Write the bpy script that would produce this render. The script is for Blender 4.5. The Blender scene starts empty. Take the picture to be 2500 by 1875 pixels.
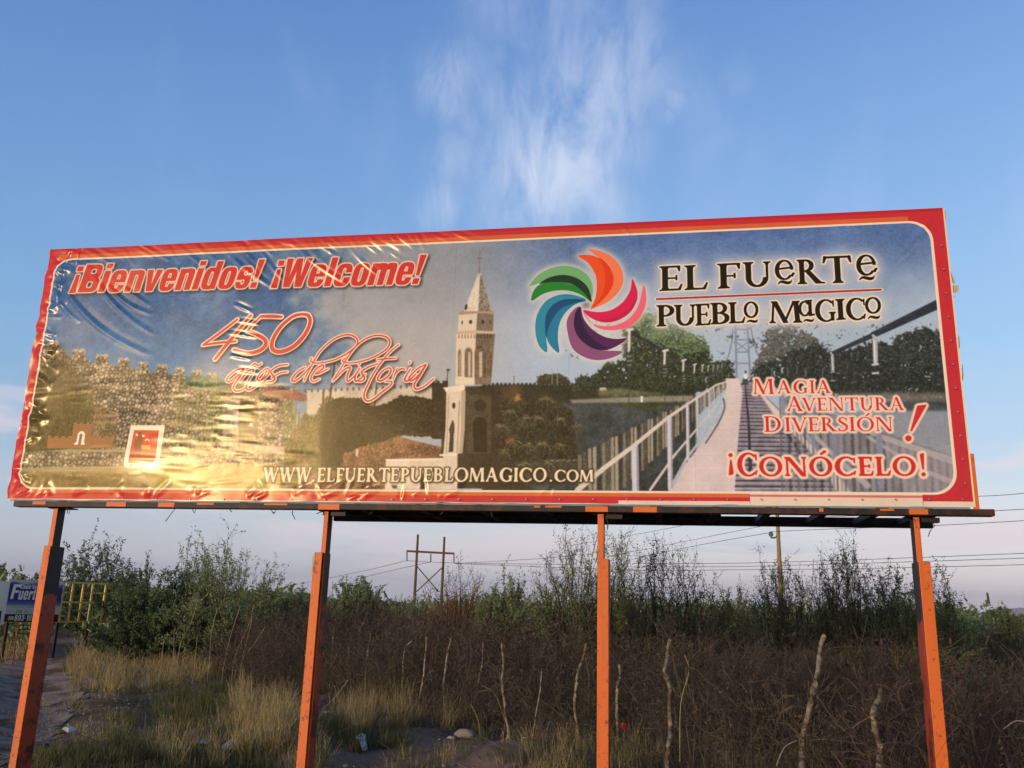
HAZE = 9e-5
import bpy, bmesh, math, random
import numpy as np
from mathutils import Vector, Matrix
random.seed(5)
scn = bpy.context.scene
# ------------------------------------------------------------------ camera pose and measuring helpers
F_PX = 2120.0                       # focal length in pixels of the 2500 px wide reference
CX, CY = 1250.0, 937.5
CAM = np.array([0.0, 0.0, 2.05])
UPC = np.array([240.0, -8167.5, F_PX]); UPC /= np.linalg.norm(UPC)
FWC = np.array([0, 0, 1.0]) - UPC * UPC[2]; FWC /= np.linalg.norm(FWC)
RTC = np.cross(FWC, UPC)
RW = np.array([RTC, FWC, UPC])      # camera (x right, y down, z forward) -> world
YAW = math.radians(10.15)           # heading of the board's normal
BN = np.array([math.sin(YAW), math.cos(YAW), 0.0])
BD = 8.6                            # distance of the board plane
BW, BH, BZ = 10.0, 2.99, 3.072      # board width, height, height of its lower edge
BT = np.array([math.cos(YAW), -math.sin(YAW), 0.0])
BL = np.array([-5.566, 9.733, BZ])  # lower left corner

def ray(x, y):
    return RW @ np.array([x - CX, y - CY, F_PX])
def at(x, y, dist):
    """point at a heading, 'dist' metres away on the level"""
    d = ray(x, y); return CAM + d * dist / math.hypot(d[0], d[1])
def on_ground(x, y, z=0.0):
    d = ray(x, y); return CAM + d * (z - CAM[2]) / d[2]
def on_board(x, y, off=0.0):
    d = ray(x, y); k = (BD + off - BN @ np.array([0, 0, 0])) / (BN @ d)
    return CAM + d * k
def board_uv(x, y):
    p = on_board(x, y) - BL
    return p @ BT, p[2]
# ------------------------------------------------------------------ camera, world, sun, exposure
def link(o): scn.collection.objects.link(o); return o
cam_d = bpy.data.cameras.new('camera'); cam = link(bpy.data.objects.new('camera', cam_d))
cam_d.sensor_width = 36.0; cam_d.lens = 36.0 * F_PX / 2500.0; cam_d.clip_end = 60000; cam_d.clip_start = .05
M = Matrix.Identity(4)
for i_ in range(3):
    M[i_][0] = RW[i_, 0]; M[i_][1] = -RW[i_, 1]; M[i_][2] = -RW[i_, 2]; M[i_][3] = CAM[i_]
cam.matrix_world = M
scn.camera = cam
vs = scn.view_settings; vs.view_transform = 'Standard'; vs.look = 'None'; vs.exposure = 0.3; vs.gamma = 1.0; vs.use_curve_mapping = False
SUN_EL, SUN_AZ = math.radians(7.0), math.radians(-140.5)        # azimuth clockwise from +Y
sun_d = bpy.data.lights.new('sun', 'SUN'); sun = link(bpy.data.objects.new('sun', sun_d))
sun_d.energy = 2.05; sun_d.angle = math.radians(0.6); sun_d.color = (1.0, .79, .59)
sd = Vector((math.cos(SUN_EL) * math.sin(SUN_AZ), math.cos(SUN_EL) * math.cos(SUN_AZ), math.sin(SUN_EL)))
sun.rotation_euler = sd.to_track_quat('Z', 'Y').to_euler()
class NT:
    """short hand for building node trees"""
    def __init__(s, tree): s.t = tree; s.n = tree.nodes; s.l = tree.links
    def new(s, typ, **kw):
        n = s.n.new(typ)
        for k, v_ in kw.items():
            if k in ('inp',):
                for a, b in v_.items(): s.set(n, a, b)
            else: setattr(n, k, v_)
        return n
    def set(s, n, a, b):
        if isinstance(b, bpy.types.NodeSocket): s.l.new(b, n.inputs[a])
        else: n.inputs[a].default_value = b
    def math(s, op, a, b=0.0, c=0.0, clamp=False):
        n = s.n.new('ShaderNodeMath'); n.operation = op; n.use_clamp = clamp
        s.set(n, 0, a); s.set(n, 1, b); s.set(n, 2, c); return n.outputs[0]
    def mix(s, f, a, b, mode='MIX'):
        n = s.n.new('ShaderNodeMix'); n.data_type = 'RGBA'; n.blend_type = mode
        s.set(n, 0, f); s.set(n, 6, a if not isinstance(a, tuple) else (*a[:3], 1)); s.set(n, 7, b if not isinstance(b, tuple) else (*b[:3], 1)); return n.outputs[2]
    def noise(s, vec, scale, detail=4, rough=.55, dist=0.0):
        n = s.n.new('ShaderNodeTexNoise'); s.set(n, 'Scale', scale); s.set(n, 'Detail', detail); s.set(n, 'Roughness', rough); s.set(n, 'Distortion', dist)
        if vec is not None: s.l.new(vec, n.inputs['Vector'])
        return n.outputs['Fac']
    def ramp(s, f, stops, interp='LINEAR'):
        n = s.n.new('ShaderNodeValToRGB'); s.l.new(f, n.inputs[0]); e = n.color_ramp.elements; n.color_ramp.interpolation = interp
        while len(e) > 1: e.remove(e[0])
        e[0].position = stops[0][0]; e[0].color = (*stops[0][1], 1)
        for p, c in stops[1:]:
            q = e.new(p); q.color = (*c, 1)
        return n.outputs[0]
    def sstep(s, x, a, b):
        n = s.n.new('ShaderNodeMapRange'); n.interpolation_type = 'SMOOTHSTEP'; s.set(n, 'Value', x); n.inputs['From Min'].default_value = a; n.inputs['From Max'].default_value = b
        return n.outputs[0]
def lin(r, g, b):
    return tuple((c / 255 / 12.92) if c / 255 <= .04045 else ((c / 255 + .055) / 1.055) ** 2.4 for c in (r, g, b))
wd = bpy.data.worlds.new('World'); scn.world = wd; wd.use_nodes = True
w = NT(wd.node_tree); w.n.clear()
tc = w.new('ShaderNodeTexCoord'); D3 = tc.outputs['Generated']
sep = w.new('ShaderNodeSeparateXYZ'); w.l.new(D3, sep.inputs[0]); dz = sep.outputs[2]
sky = w.new('ShaderNodeTexSky', sky_type='NISHITA', sun_disc=False, sun_elevation=SUN_EL, sun_rotation=SUN_AZ, air_density=1.0, dust_density=1.2, ozone_density=1.3)
# evening sky away from the sun: lilac and pink at the skyline, clear blue higher up
K = 10.0
def k10(*c): return tuple(x * K for x in lin(*c))
clear = w.ramp(w.math('MAXIMUM', dz, 0.0), [(0.0, lin(216, 214, 218)), (.045, lin(226, 222, 222)), (.09, lin(208, 217, 223)), (.18, lin(165, 195, 223)), (.28, lin(140, 182, 222)), (.45, lin(116, 158, 210)), (.62, lin(90, 132, 192)), (.8, lin(66, 108, 178)), (1.0, lin(52, 90, 160))])
side = w.math('MULTIPLY_ADD', sep.outputs[0], .52, .99)
clear = w.mix(1.0, clear, w.new('ShaderNodeCombineXYZ', inp={0: side, 1: w.math('MULTIPLY_ADD', sep.outputs[0], .36, 1.0), 2: w.math('MULTIPLY_ADD', sep.outputs[0], .24, 1.0)}).outputs[0], 'MULTIPLY')
clear10 = w.mix(1.0, clear, (K, K, K), 'MULTIPLY')
front = w.sstep(sep.outputs[1], -.35, .35)
base = w.mix(w.math('MULTIPLY', front, .94), sky.outputs[0], clear10)
# high thin cloud standing over the board
def rdir(x, y):
    d = ray(x, y); d /= np.linalg.norm(d); return d
warp = w.new('ShaderNodeTexNoise', inp={'Vector': D3, 'Scale': 7.0, 'Detail': 4.0})
wv = w.new('ShaderNodeVectorMath', operation='MULTIPLY_ADD'); w.l.new(warp.outputs['Color'], wv.inputs[0]); wv.inputs[1].default_value = (.10, .10, .10); w.l.new(D3, wv.inputs[2])
wv2 = w.new('ShaderNodeVectorMath', operation='SUBTRACT'); w.l.new(wv.outputs[0], wv2.inputs[0]); wv2.inputs[1].default_value = (.05, .05, .05)
total = None
for (x, y, r, a) in [(1340, 430, 4.0, 1.0), (1310, 500, 2.6, .5), (1370, 310, 4.6, .72), (1470, 190, 4.0, .62), (1330, 100, 5.2, .36), (1490, 110, 3.0, .3), (1105, 200, 2.0, .6), (1190, 300, 1.6, .4), (1100, 390, 1.7, .42), (1066, 488, 1.5, .7), (1628, 258, .9, .5), (1610, 310, .6, .5), (1790, 155, 1.0, .2), (1760, 320, .8, .16), (1240, 200, 2.6, .25), (1350, 545, 3.0, .3), (1560, 260, 1.4, .35)]:
    c = rdir(x, y); dn = w.new('ShaderNodeVectorMath', operation='DISTANCE'); w.l.new(wv2.outputs[0], dn.inputs[0]); dn.inputs[1].default_value = tuple(c)
    m_ = w.math('MULTIPLY', w.sstep(dn.outputs['Value'], math.radians(r * 1.8), math.radians(r * .2)), a)
    total = m_ if total is None else w.math('MAXIMUM', total, m_)
sc_ = w.new('ShaderNodeMapping', inp={'Vector': D3, 'Scale': (1.7, 1.0, .6), 'Rotation': (0, .30, 0)})
fine = w.noise(sc_.outputs[0], 11.5, 10, .63, .35)
cl = w.math('MULTIPLY', total, w.sstep(fine, .30, .70))
cl = w.math('MULTIPLY', cl, .62, clamp=True)
base = w.mix(cl, base, k10(222, 226, 238))
# faint veil over the rest of the sky, banks of cloud low down
veil = w.math('MULTIPLY', w.sstep(w.noise(sc_.outputs[0], 3.2, 5, .6, .3), .5, .8), .16)
base = w.mix(veil, base, k10(200, 212, 236))
lowm = w.new('ShaderNodeMapping', inp={'Vector': D3, 'Scale': (1.0, 1.0, 5.5)})
lown = w.sstep(w.noise(lowm.outputs[0], 3.6, 6, .58, .4), .47, .64)
lowf = w.math('MULTIPLY', w.math('MULTIPLY', w.sstep(dz, .30, .10), w.sstep(dz, -.01, .03)), w.math('MULTIPLY', lown, .62))
base = w.mix(lowf, base, k10(232, 216, 220))
lown2 = w.sstep(w.noise(lowm.outputs[0], 5.0, 5, .6, .2), .52, .66)
base = w.mix(w.math('MULTIPLY', w.math('MULTIPLY', w.sstep(dz, .16, .05), lown2), .38), base, k10(168, 180, 206))
bg = w.new('ShaderNodeBackground', inp={'Color': base, 'Strength': .1})
w.l.new(bg.outputs[0], w.new('ShaderNodeOutputWorld').inputs[0])
# ------------------------------------------------------------------ objects, tags, materials
def tag(o, label=None, cat=None, group=None, kind=None):
    if label: o['label'] = label
    if cat: o['category'] = cat
    if group: o['group'] = group
    if kind: o['kind'] = kind
    return o
def empty(name, loc, label, cat, group=None):
    o = link(bpy.data.objects.new(name, None)); o.location = Vector(loc); o.empty_display_size = .2
    return tag(o, label, cat, group)
def obj(name, verts, faces, mat, parent=None, tint=None, smooth_=False, uvs=None):
    """links a mesh; verts are world coordinates"""
    me = bpy.data.meshes.new(name)
    V = np.asarray(verts, np.float32)
    if parent is not None: V = V - np.array(parent.location, np.float32)
    if isinstance(faces, np.ndarray):
        nf, k = faces.shape
        me.vertices.add(len(V)); me.vertices.foreach_set('co', V.ravel())
        me.loops.add(nf * k); me.loops.foreach_set('vertex_index', faces.astype(np.int32).ravel())
        me.polygons.add(nf); me.polygons.foreach_set('loop_start', np.arange(0, nf * k, k, dtype=np.int32))
        me.update(calc_edges=True)
    else:
        me.from_pydata([tuple(v_) for v_ in V], [], faces)
    if smooth_: me.polygons.foreach_set('use_smooth', np.ones(len(me.polygons), bool))
    if tint is not None:
        a = me.attributes.new('tint', 'FLOAT', 'POINT'); a.data.foreach_set('value', np.asarray(tint, np.float32))
    if uvs is not None:
        l = me.uv_layers.new(name='UVMap'); idx = np.empty(len(me.loops), np.int32); me.loops.foreach_get('vertex_index', idx)
        l.data.foreach_set('uv', np.asarray(uvs, np.float32)[idx].ravel())
    me.materials.append(mat); me.update()
    o = link(bpy.data.objects.new(name, me))
    if parent is not None: o.parent = parent
    return o
class MB:
    """collects simple solids into one mesh"""
    def __init__(s): s.v = []; s.f = []
    def add(s, v_, f): k = len(s.v); s.v += [tuple(p) for p in v_]; s.f += [tuple(i + k for i in q) for q in f]; return s
    def frame_box(s, o, ax, ay, az, bev=0.0):
        """box from corner o along three edge vectors"""
        o, ax, ay, az = map(lambda q: np.array(q, float), (o, ax, ay, az))
        P = [o, o + ax, o + ax + ay, o + ay]; P += [p + az for p in P]
        return s.add(P, [(0, 3, 2, 1), (4, 5, 6, 7), (0, 1, 5, 4), (1, 2, 6, 5), (2, 3, 7, 6), (3, 0, 4, 7)])
    def tube(s, pts, r, n=6):
        pts = [np.array(p, float) for p in pts]; rr_ = r if hasattr(r, '__len__') else [r] * len(pts); base_ = len(s.v)
        for i, p in enumerate(pts):
            d = pts[min(i + 1, len(pts) - 1)] - pts[max(i - 1, 0)]; d /= max(np.linalg.norm(d), 1e-9)
            a = np.cross(d, [0, 0, 1.0]) if abs(d[2]) < .9 else np.cross(d, [1.0, 0, 0]); a /= np.linalg.norm(a); b = np.cross(d, a)
            for k in range(n):
                t = 2 * math.pi * k / n; s.v.append(tuple(p + (a * math.cos(t) + b * math.sin(t)) * rr_[i]))
        for i in range(len(pts) - 1):
            for k in range(n): s.f.append((base_ + i * n + k, base_ + i * n + (k + 1) % n, base_ + (i + 1) * n + (k + 1) % n, base_ + (i + 1) * n + k))
        s.f.append(tuple(base_ + k for k in range(n - 1, -1, -1))); s.f.append(tuple(base_ + (len(pts) - 1) * n + k for k in range(n)))
        return s
    def build(s, name, mat, parent=None, smooth_=False): return obj(name, s.v, s.f, mat, parent, smooth_=smooth_)
def bevel(o, w_=.006, seg=2):
    m = o.modifiers.new('Bevel', 'BEVEL'); m.width = w_; m.segments = seg; m.limit_method = 'ANGLE'; return o
def material(name, build, rough=.8, spec=.3, metallic=0.0):
    m = bpy.data.materials.new(name); m.use_nodes = True; t = NT(m.node_tree); t.n.clear()
    b = t.new('ShaderNodeBsdfPrincipled'); b.inputs['Roughness'].default_value = rough; b.inputs['Specular IOR Level'].default_value = spec; b.inputs['Metallic'].default_value = metallic
    t.co = t.new('ShaderNodeTexCoord').outputs['Object']
    r = build(t, b)
    if r is not None: t.set(b, 'Base Color', r if isinstance(r, bpy.types.NodeSocket) else (*r, 1))
    t.l.new(b.outputs[0], t.new('ShaderNodeOutputMaterial').inputs[0])
    return m
def bump(t, b, h, strength, dist=.01):
    n = t.new('ShaderNodeBump', inp={'Strength': strength, 'Distance': dist, 'Height': h}); t.l.new(n.outputs[0], b.inputs['Normal'])
def leafmat(name, stops, back=.25, rough=.7, patchy=False):
    """two-sided plant material: colour varies from piece to piece; some light passes through"""
    m = bpy.data.materials.new(name); m.use_nodes = True; t = NT(m.node_tree); t.n.clear()
    at_ = t.new('ShaderNodeAttribute', attribute_name='tint'); oi = t.new('ShaderNodeObjectInfo')
    col = t.ramp(t.math('FRACT', at_.outputs['Fac']), stops)
    n = t.noise(t.new('ShaderNodeTexCoord').outputs['Object'], .9, 3)
    col = t.mix(.5, col, t.mix(n, (0.45, .45, .45), (1.5, 1.5, 1.45)), 'MULTIPLY')
    col = t.mix(t.math('MULTIPLY', oi.outputs['Random'], .35), col, t.mix(1, col, (.8, .85, 1.1), 'MULTIPLY'))
    if patchy:                                                              # kinds of brush growing in drifts
        P_ = t.new('ShaderNodeTexCoord').outputs['Object']; col = t.mix(t.math('MULTIPLY', t.sstep(t.noise(P_, .28, 3), .46, .60), .75), col, t.mix(1, col, (.88, .72, .86), 'MULTIPLY'))
        col = t.mix(t.math('MULTIPLY', t.sstep(t.noise(P_, .41, 3, .5, 1.0), .54, .66), .8), col, t.mix(1, col, (.66, .84, .62), 'MULTIPLY'))
    b = t.new('ShaderNodeBsdfPrincipled', inp={'Base Color': col, 'Roughness': rough, 'Specular IOR Level': .15})
    tr = t.new('ShaderNodeBsdfTranslucent', inp={'Color': col}); mx = t.new('ShaderNodeMixShader', inp={0: back})
    t.l.new(b.outputs[0], mx.inputs[1]); t.l.new(tr.outputs[0], mx.inputs[2]); t.l.new(mx.outputs[0], t.new('ShaderNodeOutputMaterial').inputs[0])
    return m
# ------------------------------------------------------------------ the printed vinyl, drawn as a flat picture
TW, TH = 3200, 960
S = TW / BW
rng = np.random.default_rng(7)
def tx(pts):
    """reference coordinates -> print pixels (origin top left)"""
    o = []
    for x, y in pts:
        u, v = board_uv(x, y); o.append((u * S, (BH - v) * TH / BH))
    return np.array(o)
def vnoise(h, w, cell, seed):
    r = np.random.default_rng(seed)
    gh, gw = int(h / cell) + 3, int(w / cell) + 3
    g = r.random((gh, gw))
    y = np.arange(h) / cell; x = np.arange(w) / cell
    yi = y.astype(int); xi = x.astype(int); fy = y - yi; fx = x - xi
    fy = (fy * fy * (3 - 2 * fy))[:, None]; fx = (fx * fx * (3 - 2 * fx))[None, :]
    a = g[yi][:, xi]; b = g[yi][:, xi + 1]; c = g[yi + 1][:, xi]; d = g[yi + 1][:, xi + 1]
    return (a * (1 - fx) + b * fx) * (1 - fy) + (c * (1 - fx) + d * fx) * fy
def fbm(h, w, cell, seed, octv=4):
    t = 0; a = 1; s = 0
    for k in range(octv):
        t = t + a * vnoise(h, w, cell / 2 ** k, seed + k); s += a; a *= 0.6
    return t / s
def voronoi(h, w, cell, seed):
    r = np.random.default_rng(seed)
    gh, gw = int(h / cell) + 4, int(w / cell) + 4
    jx = r.random((gh, gw)); jy = r.random((gh, gw)); val = r.random((gh, gw))
    Y, X = np.mgrid[0:h, 0:w].astype(np.float32) / cell
    yi = Y.astype(int); xi = X.astype(int)
    d1 = np.full((h, w), 9.0, np.float32); d2 = d1.copy(); vv = np.zeros((h, w), np.float32)
    for dy in (-1, 0, 1):
        for dx in (-1, 0, 1):
            cy = yi + dy + 1; cx = xi + dx + 1
            d = np.hypot(Y - (yi + dy + jy[cy, cx]), X - (xi + dx + jx[cy, cx])).astype(np.float32)
            n = d < d1
            d2 = np.where(n, d1, np.minimum(d2, d)); vv = np.where(n, val[cy, cx], vv); d1 = np.where(n, d, d1)
    return d1, d2, vv
def fill(polys, pad=0, H=TH, W=TW, signs=None):
    """anti-aliased coverage of polygons; returns (x0, y0, mask)"""
    al = np.concatenate(polys)
    x0 = max(int(al[:, 0].min()) - 2 - pad, 0); y0 = max(int(al[:, 1].min()) - 2 - pad, 0)
    x1 = min(int(al[:, 0].max()) + 3 + pad, W); y1 = min(int(al[:, 1].max()) + 3 + pad, H)
    if x1 <= x0 or y1 <= y0: return x0, y0, np.zeros((1, 1), np.float32)
    out = np.zeros((y1 - y0, x1 - x0), np.float32); w = x1 - x0
    for k, p in enumerate(polys):
        m = np.zeros_like(out)
        a = p; b = np.roll(p, -1, 0)
        ya, yb = a[:, 1], b[:, 1]
        r0 = max(int(p[:, 1].min()) - y0, 0); r1 = min(int(p[:, 1].max()) + 1 - y0, y1 - y0)
        for r in range(r0, r1):
            for sfrac in (0.17, 0.5, 0.83):
                yy = r + y0 + sfrac
                c = (ya <= yy) != (yb <= yy)
                if not c.any(): continue
                xs = np.sort(a[c, 0] + (yy - ya[c]) * (b[c, 0] - a[c, 0]) / (yb[c] - ya[c])) - x0
                for q in range(0, len(xs) - 1, 2):
                    xa, xb = max(xs[q], 0.0), min(xs[q + 1], float(w))
                    if xb <= xa: continue
                    ia, ib = int(xa), int(xb)
                    if ia == ib: m[r, ia] += (xb - xa) / 3; continue
                    m[r, ia] += (ia + 1 - xa) / 3
                    if ib > ia + 1: m[r, ia + 1:ib] += 1 / 3
                    if ib < w: m[r, ib] += (xb - ib) / 3
        m = np.clip(m, 0, 1)
        out = np.maximum(out, m) if (signs is None or signs[k] > 0) else out * (1 - m)
    return x0, y0, out
def blur(m, r):
    if r < 1: return m
    k = int(r * 2) | 1
    for _ in range(3):
        for ax in (0, 1):
            p = np.pad(m, [(k // 2 + 1, k // 2) if i == ax else (0, 0) for i in range(2)], mode='edge')
            c = np.cumsum(p, axis=ax)
            m = (np.take(c, range(k, c.shape[ax]), ax) - np.take(c, range(0, c.shape[ax] - k), ax)) / k
    return m
def grow(m, r):
    o = m.copy(); h, w = m.shape; n = int(r) + 1
    P = np.pad(m, n)
    for a in np.linspace(0, 2 * math.pi, max(10, int(r * 4)), endpoint=False):
        dx = int(round(r * math.cos(a))); dy = int(round(r * math.sin(a)))
        o = np.maximum(o, P[n + dy:n + dy + h, n + dx:n + dx + w])
    return o
IMG = np.zeros((TH, TW, 3), np.float32)
def C(*c): return np.array(c, np.float32) / 255.0
def put(img, x0, y0, m, col, op=1.0):
    h, w = m.shape
    v = img[y0:y0 + h, x0:x0 + w]
    m = m[:v.shape[0], :v.shape[1]]
    a = (m * op)[..., None]
    if isinstance(col, np.ndarray) and col.ndim == 3: col = col[y0:y0 + h, x0:x0 + w][:v.shape[0], :v.shape[1]]
    v[...] = v * (1 - a) + col * a
def z(o, pts): return [(o[0] + x * o[2], o[1] + y * o[2]) for x, y in pts]
Z1 = (0, 550, .42194); Z2 = (450, 550, .42194); Z3 = (950, 580, .39185); Z4 = (1250, 560, .42194)
Z5 = (1750, 500, .45822); ZF = (1560, 600, .28933); ZM = (1750, 880, .24864); ZH = (480, 740, .27125); ZC = (80, 1000, .15823)
def shape(o, pts, col, op=1.0, soft=0):
    x0, y0, m = fill([tx(z(o, pts))], pad=int(soft * 3))
    if soft: m = blur(m, soft)
    put(IMG, x0, y0, m, col, op)
def smooth(pts, n=8, closed=False):
    p = np.array(pts, float); out = []
    N = len(p)
    rngk = range(N if closed else N - 1)
    for i in rngk:
        if closed: a, b, c, d = p[(i - 1) % N], p[i], p[(i + 1) % N], p[(i + 2) % N]
        else: a, b, c, d = p[max(i - 1, 0)], p[i], p[i + 1], p[min(i + 2, N - 1)]
        for t in np.linspace(0, 1, n, endpoint=False):
            out.append(0.5 * ((2 * b) + (-a + c) * t + (2 * a - 5 * b + 4 * c - d) * t * t + (-a + 3 * b - 3 * c + d) * t ** 3))
    if not closed: out.append(p[-1])
    return np.array(out)
def stroke_polys(pts, w0, w1=None, taper=0.0):
    """pen stroke in print pixels as a chain of quads and dots"""
    p = np.array(pts); n = len(p); w1 = w0 if w1 is None else w1
    ws = np.linspace(w0, w1, n)
    if taper: ws = ws * (1 - taper + taper * np.sin(np.linspace(0.12, math.pi - 0.12, n)))
    d = np.gradient(p, axis=0); d /= np.maximum(np.linalg.norm(d, axis=1), 1e-6)[:, None]
    nn = np.stack([-d[:, 1], d[:, 0]], 1) * ws[:, None] / 2
    out = []
    for i in range(n - 1):
        e = d[i] * 1.2
        out.append(np.array([p[i] + nn[i] - e, p[i + 1] + nn[i + 1] + e, p[i + 1] - nn[i + 1] + e, p[i] - nn[i] - e]))
    for i in (0, n - 1):
        a = np.linspace(0, 2 * math.pi, 10, endpoint=False)
        out.append(p[i] + np.stack([np.cos(a), np.sin(a)], 1) * ws[i] / 2)
    return out
def line(o, pts, w, col, op=1.0, soft=0, curve=False, w1=None):
    P = tx(z(o, pts))
    if curve: P = smooth(P)
    x0, y0, m = fill(stroke_polys(P, w * o[2] * 1.41, None if w1 is None else w1 * o[2] * 1.41), pad=int(soft * 3))
    if soft: m = blur(m, soft)
    put(IMG, x0, y0, m, col, op)
N1 = fbm(TH, TW, 120, 1, 5).astype(np.float32); N2 = fbm(TH, TW, 26, 20, 4).astype(np.float32); N3 = rng.random((TH, TW)).astype(np.float32)
FINE = vnoise(TH, TW, 5, 50).astype(np.float32)
XX, YY = np.meshgrid(np.arange(TW), np.arange(TH))
def foliage(o, poly, base, tips, n, size, edge=1.0, seed=0, blades=False):
    """leafy mass: a soft base with many small leaf dabs inside and along its outline"""
    r = np.random.default_rng(seed + 99)
    P = tx(z(o, poly))
    x0, y0, m = fill([P], pad=14)
    h, w = m.shape
    rag = np.clip((blur(m, 5) - 0.5 + (N2[y0:y0 + h, x0:x0 + w] - .5) * (.7 + .3 * edge) + (FINE[y0:y0 + h, x0:x0 + w] - .5) * .6 * edge) * 5 + .5, 0, 1)
    b = np.array(base, np.float32)
    col = b[None, None] * (0.72 + 0.5 * N2[..., None]) * (0.8 + 0.4 * FINE[..., None])
    put(IMG, x0, y0, rag, col)
    cand = np.argwhere(rag > 0.6)
    if not len(cand): return
    top_ = cand[:, 0].min(); hh_ = max(np.ptp(cand[:, 0]), 1); size = size * .72
    for i in r.integers(0, len(cand), int(n * 1.9)):
        cy, cx = cand[i]; lit = 1.28 - .55 * (cy - top_) / hh_ + (r.random() - .5) * .5; cy += y0; cx += x0
        t = np.array(tips[r.integers(0, len(tips))]) * max(lit, .4)
        a = r.random() * math.pi; L = size * (0.5 + r.random()); wd = max(1.0, L * (0.14 if blades else 0.42))
        R = int(L) + 2
        ya, yb, xa, xb = max(cy - R, 0), min(cy + R, TH), max(cx - R, 0), min(cx + R, TW)
        gy, gx = np.mgrid[ya:yb, xa:xb]; dx = gx - cx; dy = gy - cy
        u = dx * math.cos(a) + dy * math.sin(a); v = -dx * math.sin(a) + dy * math.cos(a)
        k = np.clip(1.3 - np.hypot(u / L, v / wd) * 1.3, 0, 1)
        IMG[ya:yb, xa:xb] = IMG[ya:yb, xa:xb] * (1 - k[..., None] * .8) + np.array(t, np.float32) * k[..., None] * .8
def lerp(a, b, t): return a * (1 - t) + b * t
def ss(a, b, x):
    t = np.clip((x - a) / (b - a), 0, 1); return t * t * (3 - 2 * t)
# --- sky of the print: blue left, warm grey middle, blue right paling downwards
u = (XX / TW).astype(np.float32)[..., None]; v = (YY / TH).astype(np.float32)[..., None]
n1 = N1[..., None]
skyL = lerp(C(40, 92, 150), C(84, 128, 172), ss(.15, .5, v + (n1 - .5) * .25))
skyL = lerp(skyL, C(118, 144, 172), ss(.5, .9, n1 + u * .35) * .6)
skyM = lerp(C(138, 148, 160), C(174, 174, 176), ss(.05, .5, v))
skyR = lerp(C(80, 112, 168), C(168, 190, 212), ss(.02, .42, v + (n1 - .5) * .1))
IMG[...] = lerp(lerp(skyL, skyM, ss(.27, .42, u + (n1 - .5) * .22)), skyR, ss(.50, .68, u + v * .1))
# --- stone fort on the left
d1, d2, vv = voronoi(TH, 1400, 14, 5)
edge = np.clip((d2 - d1 + (N2[:, :1400] - .5) * .25) * 3.4, 0, 1)[..., None]
st = lerp(C(128, 112, 90), C(206, 190, 164), vv[..., None]) * (0.72 + .55 * N2[:, :1400, None]) * (1.12 - .5 * np.clip(d1, 0, .8)[..., None])
st = lerp(C(52, 44, 34)[None, None], st, edge)
STONE = np.zeros_like(IMG); STONE[:, :1400] = st
mer = [(290, 350, 672, 700), (425, 505, 720, 775), (562, 635, 750, 800), (690, 757, 772, 822), (805, 867, 795, 845), (915, 980, 810, 862), (1020, 1080, 828, 875), (1118, 1182, 843, 890), (1208, 1272, 858, 903)]
top = [(60, 640), (240, 660)]
for a, b, t, w in mer: top += [(a, w), (a + 3, t + 8), (a + 12, t), (b - 10, t + 2), (b, t + 10), (b + 1, w + 4)]
shape(Z1, top + [(1330, 905), (1700, 960), (1740, 1330), (40, 1345)], STONE)
for k, (a, b, t, w) in enumerate(mer):                                  # crumbly caps
    shape(Z1, [(a, t + 14), (a + 10, t - 4), ((a + b) / 2, t + 3), (b - 8, t - 5), (b + 2, t + 12), (b, t + 18)], C(226, 216, 198), .5, soft=1)
shape(Z1, [(330, 690), (400, 800), (470, 870), (520, 960), (560, 1350), (60, 1350), (150, 860), (280, 800)], C(70, 62, 36), .72, soft=26)
shape(Z1, [(250, 900), (560, 980), (600, 1330), (40, 1400)], C(96, 84, 44), .55, soft=30)
# archway and round tower
shape(Z1, [(1310, 985), (1400, 985), (1395, 1340), (1300, 1340)], C(196, 176, 150), .6, soft=2)
for k in range(8): shape(Z1, [(1310, 1000 + k * 36), (1398, 1002 + k * 36), (1398, 1006 + k * 36), (1310, 1004 + k * 36)], C(120, 96, 70), .6)
aw = [(1392, 1300), (1394, 1080)] + [(1448 + 56 * math.cos(t), 1075 - 58 * math.sin(t)) for t in np.linspace(math.pi, 0, 14)] + [(1506, 1275), (1450, 1290)]
shape(Z1, aw, C(58, 46, 28), .95, soft=1)
shape(Z1, [(1380, 1090), (1390, 1090), (1384, 1175), (1374, 1175)], C(150, 180, 205))
shape(Z1, [(1455, 1150), (1476, 1150), (1476, 1168), (1455, 1168)], C(226, 222, 214))
shape(Z2, [(440, 1000), (600, 1000), (600, 1275), (436, 1275)], STONE)
foliage(Z1, [(1090, 880), (1230, 890), (1320, 905), (1330, 960), (1200, 950), (1080, 930)], C(36, 84, 70), [C(30, 100, 84), C(60, 130, 100), C(20, 66, 60)], 300, 5, seed=1)
foliage(Z2, [(480, 945), (560, 935), (640, 955), (720, 990), (720, 1030), (600, 1012), (480, 1005)], C(120, 66, 66), [C(170, 66, 74), C(150, 90, 80), C(90, 70, 50), C(190, 90, 96)], 500, 4, seed=2)
for k, (x, y) in enumerate([(545, 935), (615, 945), (700, 955)]):
    shape(Z2, [(x, y + 20), (x + 3, y), (x + 48, y), (x + 52, y + 22)], STONE)
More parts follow.
